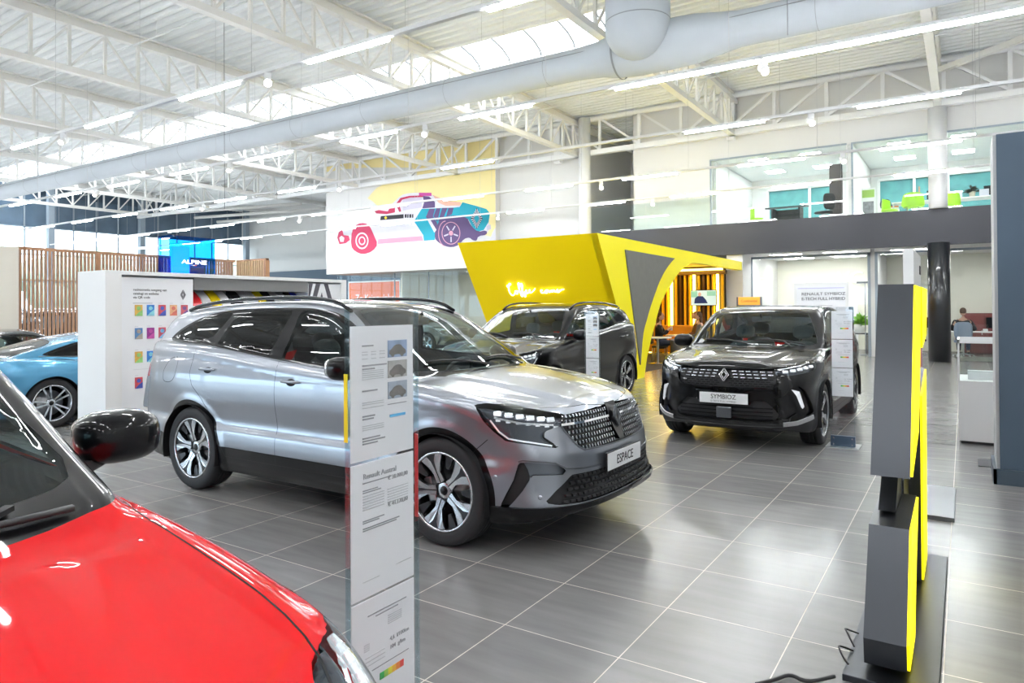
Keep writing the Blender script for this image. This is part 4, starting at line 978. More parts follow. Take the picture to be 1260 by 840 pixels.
# ---------------------------------------------------------------- roof steel
def cross_truss(x, lab):
    t = thing('roof_truss', lab, 'truss', (x, 0, 0), group='roof trusses across the hall')
    m = MB(); m.bb(-.09, .09, -8.9, 22.8, 7.08, 7.22); m.build('bottom_chord', M_steel, t)
    m = MB(); m.bb(-.09, .09, -8.9, 30.8, 8.18, 8.30); m.bb(-.11, .11, -8.9, 30.8, 8.40, 8.44); m.bb(-.02, .02, -8.9, 30.8, 8.30, 8.40); m.build('top_chord', M_steel, t)
    m = MB(); y = -8.9; i = 0
    while y < 22.7:
        m.bb(-.035, .035, y-.035, y+.035, 7.22, 8.18)
        up = ((y + 1.2) % 6.4) < 3.2
        a, b = ((7.22, 8.18) if up else (8.18, 7.22)); m.bar((0, y, a), (0, min(y+.8, 22.8), b), .05); y += .8
    m.build('web', M_steel, t); return t
for i, x in enumerate((-.55, -6.2, -11.8, -17.35, -23, -28.6, -34.2, -39.8)):
    cross_truss(x, ['cream lattice roof truss meeting the white round column at the right', 'cream lattice roof truss passing just right of the duct elbow', 'cream lattice roof truss entering at the top left of the duct elbow', 'cream lattice roof truss crossing the upper left quarter of the ceiling', 'cream lattice roof truss crossing the left edge, second visible there', 'cream lattice roof truss deep at the left above the roof light end', 'cream lattice roof truss far left before the last one', 'cream lattice roof truss farthest left beside the window wall'][i])
t = thing('girder', 'long white lattice girder running along the mural wall and balcony', 'truss', (0, 22.65, 0))
m = MB(); m.tube([(-41.3, 0, 8.38), (3, 0, 8.38)], .095, 10); m.build('top_chord', M_steelw, t)
m = MB(); m.bb(-41.3, 3, -.10, .10, 7.08, 7.25); m.build('bottom_chord', M_steelw, t)
for x in (-6.3, -12.75):
    m = MB(); m.bb(x-.13, x+.13, .11, .31, 7.0, 8.47); m.build('square_post', M_steelw, t)
m = MB(); x = -40.9
while x < 3:
    m.bb(x-.05, x+.05, -.04, .04, 7.25, 8.36)
    ph = ((x + .55 + 42) % 11.2) < 5.6
    a, b = (7.25, 8.36) if ph else (8.36, 7.25); m.bar((x, 0, a), (x+1.5, 0, b), .075); x += 1.5
m.build('web', M_steelw, t)
m = MB(); m.bar((-.5, 22.3, 8.0), (3.5, 20.0, 8.3), .14, .14); tag(m.build('roof_brace', M_steel), 'slanting cream brace from the white column up to the right', 'brace')
for i, (y, z) in enumerate(((9.2, 8.05), (13.9, 8.2), (19.7, 8.1), (4.6, 8.2))):
    m = MB(); m.tube([(-42, y, z), (5.8, y, z)], .022, 6)
    for x in np.arange(-40, 5, 3.0): m.tube([(x, y, z), (x, y, 8.49)], .008, 4)
    tag(m.build('sprinkler_pipe', M_steelw), ['thin white pipe under the deck crossing the upper left trusses', 'thin white pipe along the near edge of the roof light', 'thin white pipe under the deck beyond the duct', 'thin white pipe under the deck nearest the viewer'][i], 'pipe')
for i, y in enumerate((25.5, 27.2, 28.8)):
    m = MB(); m.tube([(-41.2, y-1, 7.6 - .1*i), (-32, y+1.5, 7.7 - .1*i)], .09, 8); tag(m.build('service_pipe', M_steel), ['cream service pipe in the far left corner, lowest', 'cream service pipe in the far left corner, middle', 'cream service pipe in the far left corner, highest'][i], 'pipe')

# light rails with 1.5 m tubes
def light_rail(y, x0, x1, tubes, lab, z=5.0):
    t = thing('light_rail', lab, 'light', (0, y, z), group='suspended light rails')
    m = MB(); m.bb(x0, x1, -.03, .03, .02, .075); m.build('rail', M_steelw, t)
    for a, b in tubes:
        m = MB(); m.bb(a, b, -.033, .033, -.022, .02, bev=.01); m.build('light_tube', M_tube, t)
    for x in np.arange(x0+.6, x1, 3.05):
        w = MB(); w.tube([(x, 0, .07), (x, 0, 3.5)], .004, 4); w.build('suspension_wire', M_alu, t)
    return t
std = [(-1.52 - 3.07*k, -.0 - 3.07*k) for k in range(-2, 13)]
light_rail(6.58, -40, 5.5, std, 'suspended light rail crossing the top left corner above the trusses view')
light_rail(10.09, -40, 5.5, std + [(-19.0, -18.45), (-3.12, -1.52), (0, 1.5)], 'suspended light rail running just below the duct, brightest of all')
light_rail(13.39, -40, 5.5, [s_ for s_ in std if abs(s_[0]+7.66) > .2 and abs(s_[0]+13.8) > .2], 'suspended light rail passing the top of the mural')
light_rail(17.3, -40, 5.5, std, 'suspended light rail crossing the roof of the painted car in the mural')
light_rail(20.95, -40, 5.5, [s_ for s_ in std if abs(s_[0]+16.87) > .2], 'suspended light rail lowest in view crossing the wheels of the painted car')
light_rail(3.1, -40, 5.5, std, 'suspended light rail nearly above the silver car, out of the picture')
light_rail(-.4, -40, 5.5, std, 'suspended light rail above the red car, out of the picture')
light_rail(-3.9, -40, 5.5, std, 'suspended light rail behind the viewer')
def spot(x, y, lab, on=False, rz=0):
    t = thing('spotlight', lab, 'spotlight', (x, y, 4.98), rz, 'track spotlights')
    m = MB(); m.bb(-.05, .05, -.03, .03, -.06, .04, .008); m.build('adapter', M_steelw, t)
    m = MB(); R = Matrix.Rotation(-1.25 if on else -.9, 3, 'X'); m.tube([Vector((0, 0, -.11)) - R @ Vector((0, 0, .09)), Vector((0, 0, -.11)) + R @ Vector((0, 0, .09))], .062, 16); m.bar((0, 0, -.05), (0, 0, -.13), .03); m.build('lamp_head', M_steelw, t)
    m = MB(); m.tube([Vector((0, 0, -.11)) - R @ Vector((0, 0, .085)), Vector((0, 0, -.11)) - R @ Vector((0, 0, .093))], .05, 16); m.build('lamp_lens', mat('spot_glow' if not on else 'spot_glow_bright', (1, .95, .85), .4, emit=(1, .93, .82), es=6 if not on else 60), t)
for x, y, l_, on in ((-14.68, 6.58, 'white track spotlight hanging at the far upper left', 0), (-8.52, 6.58, 'white track spotlight glaring brightly at the upper left', 1), (-14.46, 10.09, 'white track spotlight below the duct left of the mural', 0), (-8.49, 10.09, 'white track spotlight below the duct above the mural', 0), (-2.32, 10.09, 'white track spotlight right of the duct elbow', 0),
                     (-2.27, 13.39, 'white track spotlight in front of the girder above the offices', 0), (-14.3, 13.39, 'white track spotlight beside the upper left corner of the mural', 0), (-8.3, 17.3, 'white track spotlight beside the white column above the yellow box', 0), (-2.27, 17.3, 'white track spotlight in front of the upstairs glass', 0), (-8.26, 20.95, 'white track spotlight in front of the plain upstairs wall', 0), (-14.2, 20.95, 'white track spotlight right of the painted car', 0), (-20.6, 17.3, 'white track spotlight above the blue glass totem', 0), (-20.6, 13.39, 'white track spotlight over the slatted screen', 0), (-20.6, 10.09, 'white track spotlight at the left end below the duct', 0)):
    spot(x, y, l_, on, .91 if on else .5)

# textile duct with its riser
t = thing('air_duct', 'big pale textile air duct with a rounded elbow hanging under the trusses', 'duct', (0, 12.58, 6.5))
prof = [(0, -41.2)] + [(.31, x) for x in np.arange(-41.2, -6.6, 1.5)] + [(.315, -6.4), (.35, -6.0), (.42, -5.7), (.46, -5.2), (.46, -4.6), (.44, -4.1), (.36, -3.6), (.315, -3.3)] + [(.31, x) for x in np.arange(-3, 5.8, 1.5)] + [(0, 5.8)]
m = MB(); m.lathe(prof, axis='x', n=32); m.build('duct_hose', M_duct, t)
m = MB(); z0 = -.32
pf = [(0, z0)] + [(.60*math.sin(a), z0 + .55*(1 - math.cos(a))) for a in np.linspace(.15, PI/2, 9)] + [(.60, .9), (.60, 1.96)]
m.lathe(pf, (-5.05, -.45, 0), n=36); m.build('riser', M_duct, t)
m = MB()
for x in np.arange(-41, 5, 2.6):
    m.lathe([(.312, x-.004), (.3165, x), (.312, x+.004)], axis='x', n=32)
m.lathe([(.462, -5.62), (.466, -5.60), (.462, -5.58)], axis='x', n=32)
m.lathe([(.604, .34), (.608, .35), (.604, .36)], (-5.05, -.45, 0), n=36)
m.tube([(-41, -.30, .12), (5.5, -.30, .12)], .008, 5); m.build('seam', mat('grey_seam', (.28, .30, .32), .6), t, fix=False)
for x in np.arange(-40, 5, 2.6):
    m = MB(); m.tube([(x, -.2, .25), (x, -.2, 1.9)], .005, 4); m.build('suspension_wire', M_alu, t)
m = MB(); m.box((-4.42, -.65, .78), (.09, .08, .22), bev=.01); m.box((-4.42, -.65, .98), (.06, .06, .14), bev=.01); m.tube([(-4.42, -.65, 1.0), (-4.42, -.65, 1.9)], .02, 6); tag(m.build('cable_motor', M_plas, None, (0, 12.58, 6.5)), 'small black motor hanging on a cable beside the duct elbow', 'motor')
# cable drops
for i, (x, y) in enumerate(((-17.5, 4.4), (-1.9, 9.6), (-16.9, 6.0), (-12.5, 8.6))):
    m = MB(); m.tube([(x, y, 3.6 if i != 1 else 5.1), (x, y, 8.4)], .006, 4); tag(m.build('hanging_cable', M_satin), ['thin cable hanging at the far left in front of the windows', 'thin cable hanging beside the right half of the duct', 'thin cable hanging above the slatted screen', 'thin cable hanging above the sample wall'][i], 'cable')
# daylight portals help the renderer find the openings (they add no light of their own)
def portal(loc, rot, sx_, sy_):
    l = bpy.data.lights.new('portal', 'AREA'); l.shape = 'RECTANGLE'; l.size = sx_; l.size_y = sy_
    l.cycles.is_portal = True; o = bpy.data.objects.new('daylight_portal', l); COL.objects.link(o); o.location = loc; o.rotation_euler = rot
portal((-25, 16.05, 8.6), (0, 0, 0), 36, 2.9)
portal((-22, -8.98, 1.6), (PI/2, 0, 0), 42, 2.6)
portal((-42.8, 11, 3.3), (0, -PI/2, 0), 5.6, 40)
# ---------------------------------------------------------------- mural on the projecting wall (sports car in flat colours)
def wall_poly(poly, col, mm, parent, name, y=22.9, th=.004):
    """pixel-like drawing units: u along x, v up, from the wall's lower left corner"""
    m = MB(); m.prism(poly, lambda a, b: (a, y, b), lambda a, b: (a, y - th, b)); return m.build(name, mm, parent)
mu = thing('mural', 'wide wall mural of a pink, white and turquoise sports car on pale yellow', 'mural', (0, 0, 0))
Mc = {k: mat('mural_' + k, c, .6, var=.03, scale=2) for k, c in dict(yellow=(.86, .74, .36), pale=(.74, .78, .84), pink=(.52, .03, .10), rose=(.62, .30, .42), magenta=(.52, .06, .32), cyan=(.0, .34, .46), purple=(.10, .06, .18), lilac=(.55, .52, .64), black=(.02, .022, .03), white=(.66, .65, .73), peach=(.72, .42, .32), gold=(.85, .65, .02)).items()}
MX = lambda u: -25.38 + (u/1220)*9.75          # drawing x 0..1220 over the wall
MZ = lambda u, v: 3.23 + ((825 - .038*u) - v)/118.   # drawing y (down), follows the perspective base line of the sketch
def mxz(u, v):
    w = (u - 10)/1205.; return (-25.4 + 9.77*w*1.195/(1 + .195*w), 3.25 + (828 - 62*w - v)/(155 + 30*w))
def mp(pts, k, name, lay, smooth=0):
    pts = smooth_poly(pts, smooth) if smooth else pts
    P = []
    for u, v in pts:
        # the sketch was taken in perspective: undo its foreshortening along x
        w = (u - 10)/1205.; s_ = w*1.195/(1 + .195*w)
        X = -25.4 + 9.77*s_*1.0
        sc_ = 1/(155 + 30*w)
        Z = 3.25 + (828 - 62*w - v)*sc_
        P.append((min(max(X, -25.39), -15.64), min(Z, 8.49)))
    return wall_poly(P, k, Mc[k], mu, name, 22.9 - .0045*lay)
mp([(5, 75), (150, 52), (300, 40), (620, 40), (655, 60), (655, 110), (600, 140), (440, 155), (370, 190), (330, 235), (305, 268), (340, 290), (380, 330), (450, 330), (600, 360), (1215, 560), (1215, -260), (5, -180)], 'yellow', 'yellow_field', 0)
mp([(1175, 575), (1190, 520), (1215, 480), (1225, 560), (1225, 600)], 'white', 'white_wedge', 1)
mp([(90, 560), (100, 515), (130, 495), (190, 470), (260, 450), (340, 400), (420, 340), (480, 310), (540, 245), (600, 228), (700, 225), (760, 230), (800, 290), (860, 320), (960, 320), (990, 300), (1070, 320), (1150, 345), (1175, 380), (1165, 450), (1180, 480), (1150, 530), (1090, 570), (960, 560), (780, 575), (380, 605), (190, 610), (110, 600)], 'white', 'body', 2, 1)
mp([(375, 605), (380, 570), (690, 545), (700, 580)], 'rose', 'sill', 3)
mp([(185, 620), (195, 500), (235, 455), (285, 450), (320, 470), (350, 540), (378, 605), (340, 660), (270, 684), (215, 660)], 'pink', 'front_wheel_shape', 4, 1)
def ring(cx_, cy_, rx, ry, k, name, lay, r2=.0, n=28, a0=0, a1=2*PI):
    pt = lambda t, q: (cx_ + rx*q*math.cos(t), cy_ + ry*q*math.sin(t))
    if not r2: return mp([pt(t, 1) for t in np.linspace(a0, a1, n)[:-1]], k, name, lay)
    m = MB(); T = np.linspace(a0, a1, n)
    for t0, t1 in zip(T[:-1], T[1:]): m.prism([mxz(*pt(t0, 1)), mxz(*pt(t1, 1)), mxz(*pt(t1, r2)), mxz(*pt(t0, r2))], lambda a, b: (a, 22.9-.0045*lay, b), lambda a, b: (a, 22.896-.0045*lay, b))
    return m.build(name, Mc[k], mu)
ring(266, 582, 46, 62, 'white', 'front_rim_ring', 5, .82)
ring(266, 582, 24, 32, 'white', 'front_hub_ring', 5, .7)
mp([(90, 560), (100, 520), (125, 500), (135, 540), (170, 545), (180, 575), (150, 600), (105, 608)], 'pink', 'nose_detail', 3)
mp([(105, 560), (120, 545), (140, 560), (135, 590), (112, 590)], 'white', 'nose_light', 4)
mp([(510, 305), (540, 265), (600, 250), (700, 245), (700, 258), (610, 262), (552, 278), (530, 310), (545, 365), (530, 368), (515, 330)], 'pink', 'window_line', 4)
mp([(355, 365), (385, 355), (450, 365), (460, 345), (500, 340), (500, 372), (440, 385), (370, 380)], 'pink', 'mirror_detail', 4)
mp([(556, 280), (615, 264), (690, 262), (690, 335), (600, 350), (556, 360)], 'lilac', 'side_glass', 3)
mp([(672, 226), (760, 226), (762, 250), (700, 250), (672, 245)], 'magenta', 'roof_patch', 5)
mp([(700, 250), (745, 255), (785, 295), (785, 335), (695, 342), (708, 300)], 'purple', 'pillar_patch', 5)
mp([(765, 240), (830, 268), (900, 290), (970, 295), (965, 320), (860, 322), (810, 300)], 'peach', 'rear_glow', 3)
mp([(400, 400), (562, 385), (562, 415), (396, 430)], 'black', 'name_strip', 5)
for i, u in enumerate((570, 588, 603, 622)): mp([(u, 386), (u + (14 if i % 2 == 0 else 9), 384), (u + (14 if i % 2 == 0 else 9), 410), (u, 412)], 'black', 'stripe', 5)
mp([(425, 412), (436, 400), (446, 412), (436, 424)], 'gold', 'gold_badge', 6)
mp([(690, 345), (920, 335), (960, 330), (980, 295), (1070, 320), (1150, 345), (1175, 375), (1165, 440), (1130, 500), (1090, 512), (1060, 500), (1020, 420), (860, 400), (800, 470), (780, 575), (705, 580), (700, 540), (635, 435)], 'cyan', 'cyan_flank', 3)
mp([(745, 345), (785, 345), (770, 400), (800, 450), (790, 520), (720, 405)], 'purple', 'band_left', 4)
mp([(795, 340), (825, 340), (800, 440), (775, 400)], 'purple', 'band_middle', 4)
mp([(835, 338), (875, 337), (840, 420), (808, 440)], 'purple', 'band_right', 4)
mp([(880, 337), (918, 336), (905, 385), (865, 400)], 'purple', 'band_end', 4)
mp([(728, 420), (748, 418), (795, 500), (780, 520)], 'white', 'white_band', 5)
mp([(780, 560), (790, 480), (830, 410), (900, 392), (1010, 400), (1040, 470), (1090, 515), (1150, 500), (1155, 535), (1090, 545), (1080, 582), (1050, 575), (1030, 555), (990, 565), (955, 610), (905, 630), (850, 620), (805, 590)], 'purple', 'rear_wheel_shape', 4, 1)
ring(898, 524, 66, 84, 'rose', 'rear_rim_ring', 5, .93)
ring(860, 528, 52, 96, 'rose', 'rear_tyre_line', 5, .93, a0=PI*.55, a1=PI*1.5)
ring(898, 524, 15, 18, 'rose', 'rear_hub', 5)
for a in range(5):
    t = 2*PI*a/5 + .3; mp([(898 + 20*math.cos(t-.2), 524 + 26*math.sin(t-.2)), (898 + 52*math.cos(t-.08), 524 + 66*math.sin(t-.08)), (898 + 52*math.cos(t+.08), 524 + 66*math.sin(t+.08)), (898 + 20*math.cos(t+.2), 524 + 26*math.sin(t+.2))], 'lilac', 'rim_spoke', 5)
mp([(1150, 470), (1180, 460), (1185, 495), (1155, 500)], 'lilac', 'exhaust', 5)
# lozenge badge on the flank, hatched bands
O_ = [(1082, 338), (1124, 415), (1082, 492), (1040, 415)]; I_ = [(1082, 378), (1102, 415), (1082, 452), (1062, 415)]
for e in range(4):
    a, b, c, d = O_[e], O_[(e+1) % 4], I_[(e+1) % 4], I_[e]
    mp([a, b, c, d], 'black', 'badge_band', 5)
    for k in range(5):
        L2 = lambda p, q, f: (p[0] + (q[0]-p[0])*f, p[1] + (q[1]-p[1])*f); f0, f1 = .08 + k*.19, .17 + k*.19
        mp([L2(a, b, f0), L2(a, b, f1), L2(d, c, f1), L2(d, c, f0)], 'white', 'badge_hatch', 6)

# ---------------------------------------------------------------- coffee corner: leaning yellow box
cc = thing('coffee_corner_box', 'big bright yellow box with arched opening and glowing script on its front', 'kiosk', (0, 0, 0))
X0, X1, YT, YB, ZT = -9.35, -5.95, 12.2, 14.05, 3.0
yl = lambda z: YB + (YT - YB)*z/ZT
m = MB(); m.add([(X0, YB, 0), (X1, YB, 0), (X1, YT, ZT), (X0, YT, ZT), (X0, YB+.12, 0), (X1-.02, YB+.12, 0), (X1-.02, YT+.12, ZT-.02), (X0, YT+.12, ZT-.02)], [(0, 1, 2, 3), (7, 6, 5, 4), (0, 4, 5, 1), (3, 2, 6, 7), (0, 3, 7, 4), (1, 5, 6, 2)]); m.build('front_panel', M_yel, cc)
arc = [(17.9, 2.73), (17.3, 2.60), (16.77, 2.40), (16.40, 2.20), (16.09, 2.0), (15.80, 1.84), (15.56, 1.65), (15.35, 1.40), (15.19, 1.16), (14.98, .90), (14.82, .64), (14.70, .47), (14.52, .0)]
arc = smooth_poly(arc, 1, False)
outer = [(YT, ZT), (yl(0), 0)] + arc[::-1] + [(22.7, 2.73), (22.7, ZT)]
M_yel_lit = mat('signal_yellow_lit_side', (1., .86, .01), .5, spec=.2, var=.02, scale=1)  # lighter copy of the panel yellow; this face's brighter light is in the colour
m = MB(); m.prism(outer, lambda a, b: (X1 - .16, a, b), lambda a, b: (X1, a, b)); m.build('side_panel', M_yel_lit, cc)
gr = smooth_poly([(16.45, 2.75), (16.1, 2.60), (15.71, 2.38), (15.35, 2.10), (15.08, 1.82), (14.80, 1.52), (14.61, 1.26), (14.44, 1.05), (14.36, .80)], 1, False)
m = MB(); m.prism([(13.50, 2.76)] + gr + [(14.25, .30)], lambda a, b: (X1 - .01, a, b), lambda a, b: (X1 + .03, a, b)); m.build('grey_inset', mat('grey_felt_panel', (.17, .17, .155), .85, var=.1, scale=8), cc)
m = MB(); m.bb(X0, X1-.16, 12.3, 22.7, ZT-.14, ZT-.02); m.build('roof_panel', M_yel, cc)
m = MB(); m.bb(X0, X0+.1, 13.9, 22.7, 0, ZT-.1); m.build('rear_panel', M_yel, cc)
# neon script
neon = thing('neon_sign', 'glowing white handwritten Coffee corner lettering on the yellow front', 'sign')
def np_(u, v):   # picture-plane helper on the leaning front panel: u metres from its left edge, v height
    return (X0 + u, yl(v) - .035, v)
def stroke(mb, pts, it=3): mb.tube([np_(a, b) for a, b in smooth_poly(pts, it, False)], .0075, 6)
m = MB(); s0 = .93; b0 = 1.90
C_ = lambda pts: [(s0 + a*.68, b0 + b*.75) for a, b in pts]
stroke(m, C_([(.10, .20), (.02, .22), (.0, .14), (.06, .16), (.12, .28), (.18, .22), (.10, .22), (.02, .10), (.02, -.04), (.10, -.10), (.20, -.04), (.27, .04)]))
stroke(m, C_([(.27, .04), (.22, .02), (.24, -.05), (.32, -.04), (.34, .03), (.29, .05), (.34, .01), (.40, .05)]))
stroke(m, C_([(.38, .02), (.44, .10), (.50, .24), (.46, .28), (.42, .16), (.42, -.08), (.45, -.14), (.48, -.08), (.46, .0), (.52, .04)]))
stroke(m, C_([(.50, .02), (.56, .10), (.60, .22), (.56, .26), (.53, .14), (.53, -.08), (.56, -.15), (.60, -.08), (.57, .0), (.64, .02)]))
stroke(m, C_([(.62, .0), (.70, .04), (.66, .06), (.63, -.01), (.68, -.05), (.76, .01), (.83, .05), (.79, .07), (.76, .01), (.80, -.03), (.88, .0), (1.02, .09)]))
for seg in ([(1.28, .05), (1.20, .05), (1.20, -.04), (1.30, -.03), (1.36, .02)], [(1.36, .02), (1.34, -.04), (1.41, -.04), (1.44, .03), (1.38, .05), (1.48, .04), (1.50, -.03)],
            [(1.50, -.03), (1.52, .04), (1.55, -.03), (1.58, .04), (1.62, .03), (1.62, -.03), (1.64, .04), (1.70, .04), (1.71, -.03), (1.78, .01)], [(1.78, .01), (1.84, .05), (1.79, .05), (1.78, -.03), (1.86, -.02), (1.90, .05), (1.90, .0), (1.94, .05), (2.04, .05)]):
    stroke(m, C_(seg))
m.build('neon_tube', mat('neon_glow', (1, 1, .95), .4, emit=(1, .97, .72), es=4.5), neon)
for u, v in ((.05, .10), (.45, .0), (.9, .02), (1.25, .0), (1.6, .0), (1.95, .02)): m = MB(); p = np_(s0+u*.68, b0+v*.75); m.tube([p, (p[0], p[1]+.05, p[2])], .006, 5); m.build('standoff', M_alu, neon)
# inside: carpet, slatted glowing wall, screen, seating
m = MB(); m.bb(X0-.2, -5.55 + -.9, 14.2, 22.8, 0, .012); tag(m.build('carpet', M_carpet), 'dark brown carpet on the floor inside the yellow coffee corner', 'carpet')
sw = thing('slat_panelling', 'glowing yellow and dark slatted wall inside the coffee corner', 'wall panel', (-7.9, 22.5, 0))
m = MB(); m.bb(-1.5, 1.45, .12, .16, 0, 2.9); m.build('backing', mat('dark_brown_board', (.035, .022, .012), .6), sw)
for i, x in enumerate(np.arange(-1.42, 1.45, .155)):
    if i % 5 == 2:
        m = MB(); m.bb(x-.035, x+.035, -.01, .05, 0, 2.62); m.build('glowing_slat', mat('yellow_light_strip', (1, .85, .3), .5, emit=(1, .76, .12), es=7), sw)
    else:
        m = MB(); m.bb(x-.03, x+.035, 0, .11, 0, 2.62); m.build('slat', mat('ochre_lacquer', (.95, .55, .015), .4) if i % 5 in (0, 1, 3) else mat('brown_lacquer', (.12, .05, .012), .4), sw)
m = MB(); m.bb(-1.5, 1.5, -.1, .12, 2.62, 2.74); m.bb(-1.5, 1.5, -.4, .1, 2.80, 2.9); m.build('cornice', mat('brown_lacquer'), sw)
m = MB(); m.bb(-1.5, 1.48, -.32, -.28, 2.74, 2.80); m.build('cornice_light', mat('yellow_light_strip'), sw)
for i, y in enumerate((15.5, 18.0, 20.5)):
    t = thing('downlight', ['round warm downlight nearest the arch in the coffee corner ceiling', 'round warm downlight in the middle of the coffee corner ceiling', 'round warm downlight at the back of the coffee corner ceiling'][i], 'ceiling light', (-7.6, y, 2.86)); m = MB(); m.lathe([(0, -.03), (.18, -.03), (.2, 0)], n=24); m.build('diffuser', mat('warm_glow', (1, .9, .7), .5, emit=(1, .85, .5), es=14), t)
tv = thing('television', 'small wall screen showing a seated person in a blue suit', 'television', (-7.10, 22.36, 1.86))
m = MB(); m.bb(-.43, .43, 0, .05, -.26, .26, .01); m.build('bezel', M_black, tv)
def glow(name, col, s=.42): return mat(name, tuple(c*.5 for c in col), .4, emit=col, es=s)
m = MB(); m.bb(-.41, .41, -.006, 0, -.24, .24); m.build('screen', glow('screen_pale', (.62, .80, .78)), tv)
m = MB(); m.bb(-.40, -.2, -.012, -.006, .02, .22); m.bb(.12, .40, -.012, -.006, .06, .21); m.build('picture_foliage', glow('screen_green', (.30, .62, .45)), tv)
m = MB(); m.prism([(-.30, -.18), (-.28, -.02), (-.18, .06), (-.02, .05), (.08, -.06), (.14, -.18)], lambda a, b: (a, -.006, b), lambda a, b: (a, -.016, b)); m.build('picture_suit', glow('screen_navy', (.01, .03, .12)), tv)
m = MB(); m.prism([(-.12 + .05*math.cos(t), .115 + .065*math.sin(t)) for t in np.linspace(0, 2*PI, 12)[:-1]], lambda a, b: (a, -.006, b), lambda a, b: (a, -.018, b)); m.build('picture_face', glow('screen_skin', (.62, .36, .26)), tv)
M_orange = mat('orange_fabric', (.72, .30, .02), .8, bump=.1, scale=50)
so = thing('sofa', 'orange upholstered bench behind the coffee tables', 'sofa', (-8.0, 21.3, 0))
m = MB(); m.bb(-.85, .85, -.35, .35, .14, .46, .05); m.build('seat', M_orange, so)
for x in (-.43, .43): m = MB(); m.bb(x-.41, x+.41, .2, .42, .42, .98, .06); m.build('backrest', M_orange, so)
for sx_ in (-.75, .75):
    for sy in (-.28, .28): m = MB(); m.tube([(sx_, sy, 0), (sx_, sy, .15)], .02, 8); m.build('leg', M_alu, so)
def cafe_table(x, y, lab, r=.36):
    t = thing('cafe_table', lab, 'table', (x, y, 0), group=None)
    m = MB(); m.lathe([(0, .70), (r, .70), (r, .735), (0, .735)], n=28); m.build('tabletop', M_white, t)
    m = MB(); m.tube([(0, 0, .03), (0, 0, .70)], .035, 12); m.build('pedestal', M_alu, t)
    m = MB(); m.lathe([(0, .0), (.26, .0), (.26, .012), (.05, .03), (0, .03)], n=24); m.build('foot', M_chrome, t)
cafe_table(-7.10, 18.3, 'round white cafe table nearest the arch with a chrome foot', .38)
cafe_table(-7.15, 20.1, 'round white cafe table just behind the first, beside the orange bench', .38)
ac = thing('armchair', 'grey tub armchair at the right of the cafe tables', 'armchair', (-6.62, 18.9, 0), 2.2)
m = MB(); m.lathe([(.27, .2), (.31, .22), (.33, .62), (.30, .66), (.27, .62), (.26, .4)], n=24, arc=(-.6, PI+.6)); m.build('backrest', mat('grey_felt', (.16, .165, .18), .9), ac)
m = MB(); m.ellipsoid((0, .0, .36), (.27, .27, .11), p=.7); m.build('seat', mat('grey_felt'), ac)
for a in (.8, 2.3, 3.9, 5.4): m = MB(); m.tube([(.2*math.cos(a), .2*math.sin(a), .28), (.25*math.cos(a), .25*math.sin(a), 0)], .013, 6); m.build('leg', M_alu, ac)

# ---------------------------------------------------------------- people
def skinned(name, verts, edges, radii, m, parent=None, sub=2):
    me = bpy.data.meshes.new(name); me.from_pydata(verts, edges, []); o = bpy.data.objects.new(name, me); COL.objects.link(o)
    o.modifiers.new('s', 'SKIN'); me.skin_vertices[0].data[0].use_root = True
    for i, r in enumerate(radii): me.skin_vertices[0].data[i].radius = (r, r) if not isinstance(r, tuple) else r
    su = o.modifiers.new('u', 'SUBSURF'); su.levels = sub; su.render_levels = sub
    dg = bpy.context.evaluated_depsgraph_get(); ev = o.evaluated_get(dg); m2 = bpy.data.meshes.new_from_object(ev); bpy.data.objects.remove(o)
    m2.materials.clear(); m2.materials.append(m); m2.polygons.foreach_set('use_smooth', [True]*len(m2.polygons))
    r = bpy.data.objects.new(name, m2); COL.objects.link(r); r.parent = parent; return r
M_skin = mat('skin', (.55, .33, .24), .6)
def chain(V, E, R_, pts, rad, root):
    last = root
    for p, r in zip(pts, rad): V.append(p); R_.append(r); E.append((last, len(V)-1)); last = len(V)-1
    return last
